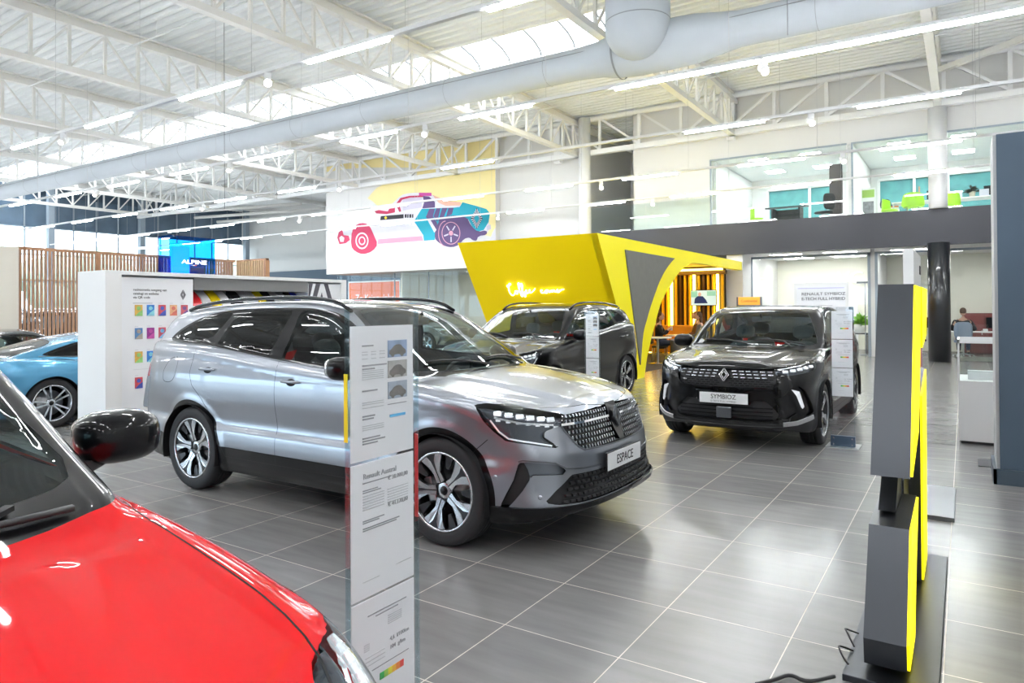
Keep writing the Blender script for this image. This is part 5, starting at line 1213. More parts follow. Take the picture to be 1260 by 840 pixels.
def seated(lab, loc, rz, top, legs, hair, hz_=.50, lean=.0, long_hair=False, arms='lap', trousers=True):
    """seated figure facing local +x, pelvis above the origin"""
    t = thing('person', lab, 'person', loc, rz)
    L_ = lambda x: x + lean
    V = [(0, 0, hz_+.05)]; E = []; R_ = [.10]
    ch = chain(V, E, R_, [(lean*.3, 0, hz_+.22), (lean*.7, 0, hz_+.42), (lean*.9, 0, hz_+.55), (lean+.01, 0, hz_+.61), (lean+.03, 0, hz_+.68)], [.10, .12, .09, .048, .05], 0)
    sh = 3
    hands = []
    for s_ in (-1, 1):
        if arms == 'lap': pts = [(lean*.8, s_*.17, hz_+.50), (lean*.8+.08, s_*.23, hz_+.25), (lean*.8+.30, s_*.14, hz_+.20)]
        elif arms == 'desk': pts = [(lean*.8, s_*.18, hz_+.50), (lean*.8+.10, s_*.30, hz_+.27), (lean*.8+.34, s_*.22, hz_+.24)]
        else: pts = [(lean*.8, s_*.17, hz_+.50), (lean*.8+.14, s_*.22, hz_+.28), (lean*.8+.28, s_*.08, hz_+.42)]
        l = chain(V, E, R_, pts, [.055, .042, .026], sh); h = V[l]; d = Vector(h) - Vector(V[l-1]); d.normalize(); hands.append((h, d, s_))
        palm = chain(V, E, R_, [tuple(Vector(h) + d*.06)], [(.020, .034)], l)
        side = d.cross(Vector((0, 0, 1))).normalized()
        for k in range(4):
            a = Vector(V[palm]) + side*(-.026 + .0175*k); ln = (.028, .034, .031, .024)[k]
            chain(V, E, R_, [tuple(a + d*.02), tuple(a + d*(.02+ln) - Vector((0, 0, .008))), tuple(a + d*(.02+ln*1.7) - Vector((0, 0, .022)))], [.009, .008, .007], palm)
        a = Vector(h) + d*.02 + side*s_*.03; chain(V, E, R_, [tuple(a), tuple(a + d*.03 + side*s_*.012)], [.011, .009], l)
    for s_ in (-1, 1):
        chain(V, E, R_, [(.06, s_*.10, hz_+.03), (.42, s_*.13, hz_+.03), (.44, s_*.12, hz_*.5), (.40, s_*.12, .09), (.52, s_*.13, .045)], [.085, .062, .052, .036, .032], 0)
    skinned('body', V, E, R_, M_skin, t)
    hc = Vector((lean+.05, 0, hz_+.80)); m = MB(); m.ellipsoid(hc, (.095, .078, .115), 18, 12, .92); m.ellipsoid(hc + Vector((.095, 0, -.015)), (.02, .014, .022), 8, 6)
    for s_ in (-1, 1): m.ellipsoid(hc + Vector((0, s_*.078, -.01)), (.02, .01, .03), 8, 6)
    m.ellipsoid(hc + Vector((.065, 0, -.075)), (.03, .035, .03), 8, 6); m.build('head', M_skin, t)
    for s_ in (-1, 1): m = MB(); m.ellipsoid(hc + Vector((.084, s_*.032, .012)), (.008, .012, .007), 8, 6); m.build('eye', M_plas, t)
    m = MB(); m.ellipsoid(hc + Vector((.090, 0, -.058)), (.006, .022, .006), 8, 6); m.build('mouth', mat('lip_colour', (.35, .12, .10), .5), t)
    m = MB(); m.ellipsoid(hc + Vector((-.022, 0, .028)), (.092, .088, .104), 16, 10, .95)
    if long_hair: m.ellipsoid(hc + Vector((-.07, 0, -.10)), (.05, .085, .14), 14, 10)
    m.build('hair', hair, t)
    V = [(0, 0, hz_+.03)]; E = []; R_ = [(.135, .165)]
    chain(V, E, R_, [(lean*.3, 0, hz_+.22), (lean*.7, 0, hz_+.42), (lean*.88, 0, hz_+.54)], [(.125, .15), (.125, .175), (.09, .09)], 0)
    for s_ in (-1, 1):
        if arms == 'lap': pts = [(lean*.8, s_*.18, hz_+.50), (lean*.8+.08, s_*.235, hz_+.25), (lean*.8+.27, s_*.15, hz_+.205)]
        elif arms == 'desk': pts = [(lean*.8, s_*.19, hz_+.50), (lean*.8+.10, s_*.31, hz_+.27), (lean*.8+.31, s_*.23, hz_+.245)]
        else: pts = [(lean*.8, s_*.18, hz_+.50), (lean*.8+.14, s_*.225, hz_+.28), (lean*.8+.26, s_*.10, hz_+.40)]
        chain(V, E, R_, pts, [.072, .056, .040], 2)
    skinned('jacket', V, E, R_, top, t)
    V = [(0, 0, hz_+.05)]; E = []; R_ = [(.14, .165)]
    for s_ in (-1, 1): chain(V, E, R_, [(.08, s_*.10, hz_+.03), (.42, s_*.13, hz_+.03), (.44, s_*.12, hz_*.5)] + ([(.41, s_*.12, .12)] if trousers else []), [.10, .078, .068] + ([.055] if trousers else []), 0)
    skinned('trousers' if trousers else 'skirt', V, E, R_, legs, t)
    for s_ in (-1, 1): m = MB(); m.ellipsoid((.49, s_*.13, .05), (.13, .05, .05), 12, 8, .8); m.build('shoe', M_plas, t)
    return t
K_blk = mat('black_cloth', (.018, .018, .022), .9); K_navy = mat('navy_cloth', (.03, .045, .09), .9); K_brown = mat('brown_cloth', (.14, .06, .03), .9); K_blue = mat('royal_blue_cloth', (.01, .09, .42), .8)
H_br = mat('brown_hair', (.09, .045, .022), .7); H_gr = mat('reddish_hair', (.28, .11, .045), .7); K_grey = mat('mid_grey_cloth', (.13, .13, .14), .9)
seated('person in dark clothes seated left of the cafe tables holding something white', (-7.40, 19.18, 0), .2, K_blk, K_navy, H_br, arms='up', long_hair=True)
m = MB(); m.box((0, 0, 0), (.07, .012, .12), bev=.005); tag(m.build('paper_cup', M_white, None, (-7.06, 19.27, .95)), 'small white cup in the hands of the person left of the cafe tables', 'cup')
seated('person with reddish hair in a brown top seated behind the grey armchair', (-6.85, 20.9, 0), PI+.5, K_brown, K_navy, H_gr)
seated('person in a royal blue skirt seated beside the far coffee table', (-6.42, 19.9, 0), PI+.2, K_grey, K_blue, H_br, trousers=False, long_hair=True)
for x, y, rz, l_ in ((-7.40, 19.18, .2, 'dark chair under the person left of the cafe tables'), (-6.85, 20.9, PI+.5, 'dark chair under the person with reddish hair'), (-6.42, 19.9, PI+.2, 'dark chair under the person in a blue skirt')):
    t = thing('cafe_chair', l_, 'chair', (x, y, 0), rz); m = MB(); m.box((.03, 0, .42), (.42, .42, .05), bev=.02); m.build('seat', M_plas, t); m = MB(); m.box((-.20, 0, .68), (.03, .40, .36), bev=.012); m.build('backrest', M_plas, t)
    for a in (-.16, .19):
        for b in (-.17, .17): m = MB(); m.tube([(a, b, .41), (a*1.15, b*1.1, 0)], .012, 6); m.build('leg', M_alu, t)

# ---------------------------------------------------------------- ground floor offices
m = MB()
def flat(x, y, z): return lambda a, b, c: (x + a, y - c, z + b)
text_mb(m, 'VC', .66, flat(-3.86, 27.85, 2.36), .12); tag(m.build('relief_letters', mat('cream_relief', (.93, .93, .91), .6)), 'large cream raised letters VC on the ground floor office wall', 'letters')
m = MB(); m.bb(-3.9, -3.2, 27.8, 27.88, 0, 2.15); m.bb(-2.0, -1.2, 27.8, 27.88, 0, 2.15); tag(m.build('door_1', M_white), kind='structure')
def potted_plant(x, y, z, lab, s=1., col=(.13, .36, .03), n=46, pot=M_white):
    t = thing('potted_plant', lab, 'plant', (x, y, z)); m = MB(); m.lathe([(0, 0), (.10*s, 0), (.13*s, .22*s), (.115*s, .22*s), (.10*s, .19*s), (0, .19*s)], n=20); m.build('pot', pot, t)
    m = MB(); rr = random.Random(int(x*100))
    for i in range(n):
        a = rr.uniform(0, 2*PI); e = rr.uniform(.2, 1.35); L_ = s*rr.uniform(.22, .42); w = s*rr.uniform(.03, .055)
        d = Vector((math.cos(a)*math.cos(e), math.sin(a)*math.cos(e), math.sin(e))); sd_ = Vector((-math.sin(a), math.cos(a), 0)); b = Vector((0, 0, .20*s)); tip = b + d*L_ - Vector((0, 0, .10*s*math.cos(e)))
        mid = b + d*L_*.6 + Vector((0, 0, .02*s)); m.add([b - sd_*w*.2, b + sd_*w*.2, mid + sd_*w, tip, mid - sd_*w], [(0, 1, 2, 3, 4)])
    m.build('foliage', mat('leaf_%.2f' % col[1], col, .5, var=.35, scale=12), t, fix=False)
t = thing('side_table', 'low black framed side table under the green plant', 'table', (-2.93, 25.9, 0))
m = MB(); m.bb(-.25, .25, -.2, .2, .62, .66); m.build('tabletop', M_plas, t)
for a in (-.23, .23):
    for b in (-.18, .18): m = MB(); m.bb(a-.015, a+.015, b-.015, b+.015, 0, .62); m.build('leg', M_plas, t)
potted_plant(-2.93, 25.9, .66, 'bright green leafy plant on the low black side table', 1.35, (.22, .48, .05))
t = thing('coat_stand', 'thin grey coat stand beside the green plant', 'coat stand', (-2.62, 24.6, 0)); m = MB(); m.tube([(0, 0, .03), (0, 0, 2.3)], .016, 8); m.bb(-.24, .24, -.02, .02, 2.28, 2.34); m.build('pole', M_satin, t); m = MB(); m.lathe([(0, 0), (.16, 0), (.16, .02), (0, .03)], n=20); m.build('base', M_satin, t)
# desk, screens, wooden cabinet, worker
M_wine = mat('dark_red_wood', (.16, .035, .03), .45, var=.2, scale=5)
t = thing('cabinet', 'row of dark red wooden cabinets in the right ground floor office', 'cabinet', (.9, 27.3, 0))
m = MB(); m.bb(-.95, 1.6, 0, .5, 0, 1.30); m.build('body', M_wine, t)
for i in range(4): m = MB(); m.bb(-.93+.62*i, -.34+.62*i, -.02, 0, .05, 1.27); o = m.build('door', mat('dark_red_door', (.20, .045, .04), .4, var=.15), t); m = MB(); m.bb(-.42+.62*i, -.40+.62*i, -.04, -.02, .6, .75); m.build('handle', M_alu, o)
t = thing('desk', 'white office desk behind the black round column', 'desk', (.1, 26.2, 0)); m = MB(); m.bb(-1.5, 1.3, -.4, .4, .71, .74); m.build('desktop', M_white, t)
for a in (-1.45, 1.25):
    for b in (-.35, .35): m = MB(); m.bb(a-.025, a+.025, b-.025, b+.025, 0, .71); m.build('leg', M_white, t)
for x, l_ in ((-1.15, 'black computer screen on the white desk left of the column'), (.85, 'black computer screen on the white desk right of the worker')):
    t = thing('monitor', l_, 'monitor', (x, 26.3, .74)); m = MB(); m.bb(-.27, .27, -.015, .015, .10, .44, .006); m.build('screen', M_black, t); m = MB(); m.tube([(0, .02, 0), (0, .02, .2)], .02, 8); m.bb(-.1, .1, -.06, .1, 0, .012); m.build('stand', M_plas, t)
def office_chair(x, y, rz, m_, lab, hb=.5):
    t = thing('office_chair', lab, 'chair', (x, y, 0), rz); m = MB(); m.ellipsoid((0, 0, .47), (.24, .25, .05), p=.6); m.build('seat', m_, t)
    m = MB(); m.ellipsoid((-.24, 0, .80), (.035, .24, .26), p=.55); m.build('backrest', m_, t); m = MB(); m.tube([(0, 0, .08), (0, 0, .44)], .025, 8); m.bar((-.05, 0, .44), (-.25, 0, .6), .04, .02); m.build('column', M_alu, t)
    for k in range(5): a = 2*PI*k/5; m = MB(); m.tube([(0, 0, .10), (.28*math.cos(a), .28*math.sin(a), .06)], .016, 6); m.ellipsoid((.28*math.cos(a), .28*math.sin(a), .03), (.025, .025, .03), 8, 6); m.build('star_foot', M_alu, t)
office_chair(-.02, 25.1, PI/2, mat('blue_grey_shell', (.22, .27, .36), .4), 'blue grey shell chair with its back to the viewer under the office worker')
office_chair(-1.25, 25.5, PI/2+.2, M_plas, 'black office chair just left of the black round column')
seated('person in a black jacket with white collar seated at the office desk, seen from behind', (-.02, 25.1, .04), PI/2, K_blk, K_navy, H_br, hz_=.52, arms='desk', lean=.06)
m = MB(); m.bb(-.06, .06, -.005, .005, 0, .09); m.bb(-.05, .07, .03, .035, 0, .07); tag(m.build('papers', M_paper, None, (.55, 26.0, .74)), 'white papers standing on the office desk', 'papers')

# ---------------------------------------------------------------- upstairs furniture
M_green = mat('lime_shell', (.33, .62, .03), .35)
def shell_chair(x, y, rz, lab, s=1.):
    t = thing('shell_chair', lab, 'chair', (x, y, 4.1), rz, None); m = MB(); m.ellipsoid((.02, 0, .46), (.22*s, .23*s, .05), p=.7); m.build('seat', M_green, t)
    m = MB(); R = Matrix.Rotation(.15, 3, 'Y')
    n = 12; vs = []
    for i in range(7):
        z = .46 + .40*i/6
        for k in range(n+1):
            a = -1.25 + 2.5*k/n; w = .26*s*(1 - .18*(i/6)**2); vs.append((-w*math.cos(a)*.75 - .02*i/6, w*math.sin(a), z - .07*abs(math.sin(a))**3*(i/6)))
    m.add(vs, [(i*(n+1)+k, i*(n+1)+k+1, (i+1)*(n+1)+k+1, (i+1)*(n+1)+k) for i in range(6) for k in range(n)], True); m.build('backrest', M_green, t, fix=False)
    for a in (-.17, .17):
        for b in (-.17, .17): m = MB(); m.tube([(a*.8, b*.8, .44), (a*1.25, b*1.25, 0)], .012, 6); m.build('leg', M_alu, t)
shell_chair(-5.95, 24.6, .3, 'lime green shell chair left of the dark desk upstairs')
shell_chair(-1.95, 24.9, -.4, 'small lime green shell chair upstairs left of the larger looking one')
shell_chair(-1.25, 24.2, PI/2, 'lime green shell chair upstairs just left of the white column, seen from behind', 1.25)
shell_chair(-.28, 24.7, PI/2, 'lime green shell chair upstairs half hidden behind the white column')
t = thing('desk', 'dark slanted desk upstairs beside a lime chair', 'desk', (-4.9, 24.4, 4.1)); m = MB(); m.box((0, 0, .76), (1.25, .75, .05), Matrix.Rotation(.10, 3, 'X')); m.build('desktop', mat('dark_green_black_top', (.02, .03, .03), .3), t)
m = MB(); m.bb(-.45, -.40, -.3, .3, 0, .74); m.bb(.40, .45, -.3, .3, 0, .74); m.bb(-.4, .4, .2, .23, .2, .7); m.build('legs', M_plas, t)
m = MB(); m.bb(-3.66, -3.30, 24.8, 25.1, 4.1, 6.2); tag(m.build('room_column', mat('dark_brown_panel', (.045, .035, .035), .6)), 'tall dark brown column inside the upstairs room with the dark desk', 'column')
office_chair(-3.75, 24.2, 2.5, M_plas, 'black office chair upstairs next to the dark column'); bpy.data.objects[-1] if False else None
for o in [q for q in bpy.data.objects if q.get('label', '').startswith('black office chair upstairs')]: o.location.z = 4.1
t = thing('desk', 'long white desk upstairs behind the green chairs', 'desk', (.2, 25.6, 4.1)); m = MB(); m.bb(-2.1, 1.4, -.4, .4, .72, .75); m.build('desktop', M_white, t)
for x in (-1.35, -.6): m = MB(); m.bb(x-.02, x+.02, -.02, .02, .75, 1.25); m.build('screen_post', M_oak, t)
for a in (-2.05, 1.35):
    for b in (-.35, .35): m = MB(); m.bb(a-.02, a+.02, b-.02, b+.02, 0, .72); m.build('leg', M_alu, t)
t = thing('poster_board', 'upright white poster board with a green heading in the upstairs room', 'poster', (-2.45, 24.1, 4.1)); m = MB(); m.bb(-.20, .20, 0, .03, 0, 1.12); m.build('board', M_white, t)
m = MB(); m.bb(-.17, .17, -.006, 0, .82, 1.06); m.build('green_heading', mat('soft_green_print', (.35, .55, .12), .5), t); m = MB(); m.bb(-.15, .15, -.006, 0, .15, .7); m.build('grey_picture', mat('grey_photo', (.25, .25, .27), .5, var=.7, scale=14), t)
m = MB(); m.bb(-.28, .28, -.2, .2, 0, .62); tag(m.build('low_cabinet', M_white, None, (-2.0, 25.6, 4.1)), 'low white cabinet upstairs carrying a jacket and an orange folder', 'cabinet')
m = MB(); m.ellipsoid((0, 0, .14), (.16, .12, .17), p=.8); m.ellipsoid((.08, 0, .05), (.14, .12, .08)); tag(m.build('folded_jacket', K_navy, None, (-2.1, 25.55, 4.72)), 'dark blue jacket heaped on the low white cabinet upstairs', 'jacket')
m = MB(); m.bb(-.15, .15, -.1, .1, 0, .04); tag(m.build('folder', mat('orange_card', (.8, .25, .05), .6), None, (-1.87, 25.45, 4.72)), 'orange folder lying beside the dark jacket upstairs', 'folder')
potted_plant(.25, 25.3, 4.85, 'dark leafed plant in a cream pot on the long upstairs desk', .7, (.03, .05, .04), 60, mat('cream_pot', (.6, .55, .45), .6))
for x, l_ in ((-.75, 'black monitor on the long upstairs desk left of the white column'), (.75, 'black monitor on the long upstairs desk near the blue wall edge')):
    t = thing('monitor', l_, 'monitor', (x, 25.7, 4.85)); m = MB(); m.bb(-.2, .2, -.012, .012, .08, .36, .005); m.build('screen', M_black, t); m = MB(); m.tube([(0, 0, 0), (0, 0, .15)], .015, 6); m.bb(-.08, .08, -.06, .06, 0, .01); m.build('stand', M_plas, t)
for x, l_ in ((.0, 'grey storage box left of the dark leafed plant upstairs'), (.55, 'grey storage box right of the dark leafed plant upstairs')):
    m = MB(); m.bb(-.12, .12, -.1, .1, 0, .2, .01); tag(m.build('storage_box', mat('pale_lilac_card', (.5, .5, .58), .7), None, (x-.12 if x == 0 else x, 25.3, 4.85)), l_, 'box')

# ---------------------------------------------------------------- poster stand, tyre sign, white totem, display case
t = thing('poster_stand', 'tall white framed poster stand behind the black compact SUV', 'poster stand', (-2.235, 14.0, 0))
m = MB(); m.bb(-.47, .47, 0, .04, .02, 1.99, .005); m.build('frame', M_white, t); m = MB(); m.bb(-.42, .42, -.004, 0, .1, 1.93); o = m.build('poster', M_paper, t)
m = MB(); text_mb(m, 'RENAULT SYMBIOZ', .075, lambda a, b, c: (-.335+a, -.007-c, 1.755+b), .003, sx=1.15); text_mb(m, 'E-TECH FULL HYBRID', .075, lambda a, b, c: (-.335+a, -.007-c, 1.665+b), .003, sx=1.05); m.build('lettering', M_ink, o, fix=False)
m = MB(); m.bb(-.335, .20, -.006, -.004, 1.555, 1.562); m.bb(-.335, .12, -.006, -.004, 1.53, 1.537); m.build('small_print', M_inkg, o)
m = MB(); m.bb(-.40, .40, -.006, -.004, 1.88, 1.895); m.build('lilac_line', mat('lilac_print', (.6, .58, .8), .5), o); m = MB(); m.bb(-.5, .5, -.2, .25, 0, .02); m.build('base', M_alu, t)
t = thing('tyre_sign', 'small orange box sign with black lettering on a thin stand beside the white pier', 'sign', (-4.55, 18.0, 0)); m = MB(); m.bb(-.27, .27, 0, .04, 1.60, 1.80, .01); m.build('sign_box', mat('orange_sign_box', (.85, .36, .05), .4, emit=(1, .38, .05), es=.35), t)
m = MB(); m.bb(-.31, .31, -.01, .05, 1.50, 1.60); m.bb(-.31, -.27, -.01, .05, 1.6, 1.8); m.bb(.27, .31, -.01, .05, 1.6, 1.8); m.build('side_frame', M_satin, t); m = MB(); m.tube([(0, .02, .02), (0, .02, 1.5)], .03, 8); m.bb(-.25, .25, -.2, .2, 0, .03); m.build('post', M_satin, t)
m = MB(); text_mb(m, 'Continental', .085, lambda a, b, c: (a, -.006-c, 1.672+b), .003, 'CENTER'); m.build('lettering', M_ink, t, fix=False)
t = thing('display_totem', 'tall slim white double sided totem with a pink poster behind the yellow emblem', 'totem', (-.34, 6.4, 0))
m = MB(); m.bb(-.035, .035, -.5, .5, .05, 1.96, .004); m.build('panel', M_white, t); m = MB(); m.bb(-.06, .27, -.55, .45, 0, .03, .004); m.build('base_plate', M_satin, t)
m = MB(); m.bb(.035, .039, -.46, .46, .5, 1.25); m.build('poster', mat('pink_poster', (.72, .25, .32), .5, var=.5, scale=3), t); m = MB(); m.bb(.035, .04, .25, .4, 1.80, 1.87); m.build('label', M_plas, t)
t = thing('display_case', 'white plinth with a glass top case beside the blue wall', 'display case', (.42, 9.75, 0))
m = MB(); m.bb(-.48, .5, -.48, .4, .03, .70, .004); m.build('plinth', M_white, t); m = MB(); m.bb(-.46, .48, -.46, .38, 0, .03); m.build('shadow_gap', M_plas, t)
m = MB(); m.bb(-.47, .49, -.475, -.467, .70, 1.13); m.bb(-.475, -.467, -.47, .39, .70, 1.13); m.bb(-.47, .49, .383, .391, .70, 1.13); m.build('glass_sides', M_pane, t)
m = MB(); m.bb(-.49, .51, -.49, -.465, 1.12, 1.16); m.bb(-.49, .51, .385, .41, 1.12, 1.16); m.bb(-.49, -.465, -.49, .41, 1.12, 1.16); m.bb(-.485, -.465, -.485, -.465, .7, 1.12); m.build('top_frame', M_white, t)
m = MB(); m.bb(-.47, .49, -.46, .38, .915, .923); m.build('shelf', M_pane, t)
m = MB(); m.ellipsoid((0, 0, .09), (.17, .10, .09), p=.75); m.ellipsoid((-.14, -.02, .06), (.08, .07, .06)); m.tube([(-.15, 0, .12), (-.05, -.09, .17), (.08, -.08, .15)], .015, 6); tag(m.build('black_shoes', M_black, None, (.70, 9.65, .70)), 'glossy black shoe like item inside the display case', 'shoes')
m = MB(); m.bb(-.13, .13, -.06, .06, 0, .10, .004); tag(m.build('product_box', M_paper, None, (.16, 9.55, .70)), 'pale grey box lying in the display case', 'box')
m = MB(); m.bb(-.06, .06, -.05, .05, 0, .11, .004); tag(m.build('product_box', mat('sky_blue_card', (.25, .45, .62), .5), None, (.40, 9.60, .70)), 'small light blue box in the display case next to the shoes', 'box')
t = thing('sign_base', 'grey floor plate of a stand half hidden by the blue wall panel', 'stand', (.42, 8.22, 0)); m = MB(); m.bb(-.32, .2, -.20, .18, 0, .008); m.build('base_plate', M_satin, t); m = MB(); m.bb(-.02, .2, -.04, .0, .008, .5); m.build('upright', mat('coral_card', (.85, .2, .12), .6), t)

# ---------------------------------------------------------------- price stands: acrylic sheets with paper sheets
M_acr = glass('acrylic_sheet', (.985, .99, .995), .9, ior=1.3)
M_strip = glass('acrylic_edge', (.80, .90, .93), 1., ior=1.7)
def price_stand(x, y, rz, w, h, lab, sheets, base=True, clear_bottom=True, paper_h=.36):
    """upright acrylic holder; its front looks to local -y"""
    t = thing('price_stand', lab, 'price stand', (x, y, 0), rz)
    m = MB(); m.bb(-w/2, w/2, -.012, -.009, .03, h); m.bb(-w/2, w/2, .0, .003, .03, h); m.build('acrylic_panel', M_acr, t)
    m = MB(); m.bb(-w/2-.003, -w/2, -.013, .003, .03, h); m.bb(w/2, w/2+.003, -.013, .003, .03, h); m.build('acrylic_edge', M_strip, t)
    if base:
        m = MB(); m.bb(-w/2-.05, w/2+.05, -.12, .20, 0, .008, .002); m.build('base_plate', M_alu, t)
        m = MB(); m.bb(-w/2-.004, w/2+.004, -.02, .03, .008, .12); o = m.build('clamp', mat('slate_blue_metal', (.07, .11, .17), .4, metal=.5), t)
        for a in (-1, 1):
            for z in (.03, .095): m = MB(); m.tube([(a*(w/2-.025), -.024, z), (a*(w/2-.025), -.018, z)], .007, 8); m.build('screw', M_chrome, o)
    z = h - .045
    for kind in sheets:
        m = MB(); m.bb(-w/2+.012, w/2-.012, -.004, -.001, z - paper_h + .008, z); o = m.build('paper_sheet', M_paper, t); W2 = w - .024; X_ = -W2/2; yq = -.0055
        def ln(mm, u0, u1, v, th=.0022): mm.bb(X_ + u0*W2, X_ + u1*W2, yq, -.004, z - v*paper_h - th/2, z - v*paper_h + th/2)
        k = MB(); g = MB()
        if kind == 'specs':
            for v, u1 in ((.145, .34), (.29, .55), (.315, .36), (.475, .40), (.66, .36), (.68, .34), (.82, .44), (.84, .52), (.86, .40)): ln(k, .17, u1, v, .004)
            for v in (.19, .21, .24): ln(g, .17, .25, v); ln(g, .31, .38, v); ln(g, .44, .52, v)
            for v in (.33, .345, .36, .375, .39, .56, .575, .60, .73, .745, .76): ln(g, .17, .50, v)
            for i, (c1, c2) in enumerate(((.115, (.2, .4, .75)), (.27, (.45, .45, .42)), (.43, (.25, .35, .5)))):
                b = MB(); b.bb(X_ + .57*W2, X_ + .89*W2, yq, -.004, z - (c1+.13)*paper_h, z - c1*paper_h); b.build('photo', mat('photo_%d' % i, tuple(.5*q+.22 for q in c2), .5, var=.5, scale=25), o)
                b = MB(); cx0, cz0 = X_ + .73*W2, z - (c1+.085)*paper_h; b.prism([(cx0 + a*.034, cz0 + b_*.022) for a, b_ in smooth_poly([(-1, -.35), (-1, .15), (-.75, .30), (-.35, .85), (.35, .9), (.7, .35), (1, .15), (1, -.35), (.75, -.4), (.62, -.7), (.42, -.7), (.3, -.4), (-.4, -.4), (-.5, -.7), (-.7, -.7), (-.82, -.4)], 1)], lambda a, c: (a, -.0055, c), lambda a, c: (a, -.0064, c)); b.build('photo_car', mat('photo_car_grey', (.18, .17, .16), .5, var=.5, scale=40), o)
            b = MB(); b.bb(X_ + .60*W2, X_ + .86*W2, yq, -.004, z - .70*paper_h, z - .68*paper_h); b.build('blue_strip', mat('sky_blue_print', (.12, .5, .85), .5), o); ln(k, .57, .88, .60, .002)
        elif kind == 'price':
            text_mb(k, 'Renault Austral', .021, lambda a, b, c: (X_ + .17*W2 + a, -.0055-c, z - .115*paper_h + b), .001)
            for v, u1 in ((.145, .62), (.20, .40), (.215, .45), (.42, .50), (.435, .42), (.475, .75), (.49, .7)): ln(k, .17, u1, v, .003)
            text_mb(k, '€ 38.000,00', .017, lambda a, b, c: (X_ + .56*W2 + a, -.0055-c, z - .17*paper_h + b), .001); text_mb(k, '€ 41.170,00', .017, lambda a, b, c: (X_ + .56*W2 + a, -.0055-c, z - .37*paper_h + b), .001)
            for v in (.24, .26, .28, .30, .32, .34): ln(g, .17, .5, v); ln(g, .56, .90, v)
            ln(g, .70, .95, .83); ln(g, .17, .42, .86)
        else:
            for v, u0, u1 in ((.12, .24, .86), (.145, .36, .72)): ln(k, u0, u1, v, .003)
            for v in (.19, .205, .22, .235, .25, .32, .335, .35, .365): ln(g, .18, .26, v) if v > .3 else ln(g, .56, .78, v)
            text_mb(k, '4,6  l/100km', .016, lambda a, b, c: (X_ + .58*W2 + a, -.0055-c, z - .385*paper_h + b), .001); text_mb(k, '104  g/km', .016, lambda a, b, c: (X_ + .58*W2 + a, -.0055-c, z - .45*paper_h + b), .001)
            for v in (.42, .45, .48): ln(g, .2, .5, v)
            ln(k, .3, .9, .53, .002)
            for i, c_ in enumerate(((.05, .5, .12), (.35, .65, .1), (.85, .78, .05), (.9, .5, .05), (.85, .25, .04), (.75, .06, .05))):
                b = MB(); b.bb(X_ + (.42+.065*i)*W2, X_ + (.485+.065*i)*W2, yq, -.004, z - .635*paper_h, z - .585*paper_h); b.build('rating_colour', mat('rating_%d' % i, c_, .5), o)
            ln(g, .3, .6, .78)
        if k.v: k.build('print', mat('soft_grey_print', (.32, .33, .35), .6), o, fix=False)
        if g.v: g.build('fine_print', mat('pale_print', (.58, .59, .61), .6), o, fix=False)
        z -= paper_h
    return t
ps = price_stand(-1.37, 1.438, PI/2, .272, 1.535, 'clear acrylic price stand with three printed sheets between the red and silver cars', ('specs', 'price', 'energy'), paper_h=.372)
m = MB(); m.bb(-.1412, -.1388, -.008, .004, 1.185, 1.365); m.build('yellow_edge', mat('yellow_edge_strip', (.9, .75, .02), .4), ps)
m = MB(); m.bb(.1388, .1412, -.008, .004, .92, 1.165); m.build('red_edge', mat('red_edge_strip', (.8, .05, .05), .4), ps)
price_stand(-1.125, 8.38, 0, .235, 1.535, 'clear acrylic price stand in front of the black compact SUV with a blue foot', ('specs2', 'energy2', 'energy'), paper_h=.315)
price_stand(-4.60, 9.25, 0, .235, 1.50, 'clear acrylic price stand at the door of the black SUV by the yellow box', ('specs', 'energy2', 'price2'), paper_h=.33)
price_stand(-1.64, 12.55, 0, .25, 1.535, 'acrylic price stand farther back, half hidden by the one at the compact SUV', ('specs', 'energy2'), paper_h=.33)

# ---------------------------------------------------------------- illuminated emblem totem seen edge-on
M_tblk = mat('black_metal_case', (.075, .08, .09), .33, metal=.9, bump=.02, scale=3)
M_lum = mat('luminous_yellow', (.95, .80, .02), .4, emit=(1., .84, .0), es=.85)
em = thing('emblem_totem', 'black and luminous yellow lozenge emblem totem on a black floor plate at the right', 'sign', (0, 0, 0))
Xb, Xf = -.362, -.206
def arm(poly, nm='arm', xb=Xb, xf=Xf):
    m = MB(); m.prism(poly, lambda a, b: (xb, a, b), lambda a, b: (xf, a, b)); o = m.build(nm, M_tblk, em)
    c = (sum(p[0] for p in poly)/len(poly), sum(p[1] for p in poly)/len(poly)); q = [(c[0] + (a-c[0])*.965, c[1] + (b-c[1])*.985) for a, b in poly]
    m = MB(); m.prism(q, lambda a, b: (xf - .002, a, b), lambda a, b: (xf + .010, a, b)); m.build('luminous_face', M_lum, o)
arm([(3.95, 1.645), (4.42, 1.645), (4.20, 1.10), (4.05, .90), (3.52, .775)])
arm([(3.44, .575), (3.98, .60), (3.72, .30), (3.58, .06), (3.22, .06), (3.20, .17)])
arm([(4.50, 1.645), (5.20, 1.645), (5.02, 1.36), (4.52, 1.30)], xb=-.345)
arm([(4.42, 1.05), (4.95, 1.16), (4.80, .05), (4.36, .05), (4.38, .5)], xb=-.345)
m = MB(); m.prism([(3.60, .60), (4.42, .60), (4.42, .95), (4.1, .95)], lambda a, b: (-.34, a, b), lambda a, b: (-.27, a, b)); m.prism([(3.98, .60), (4.40, .30), (4.40, .9), (4.0, .66)], lambda a, b: (-.34, a, b), lambda a, b: (-.26, a, b)); m.build('rear_bracket', M_tblk, em)
m = MB(); m.bb(-.435, -.095, 3.14, 4.95, 0, .028, .004); m.build('floor_plate', M_tblk, em)
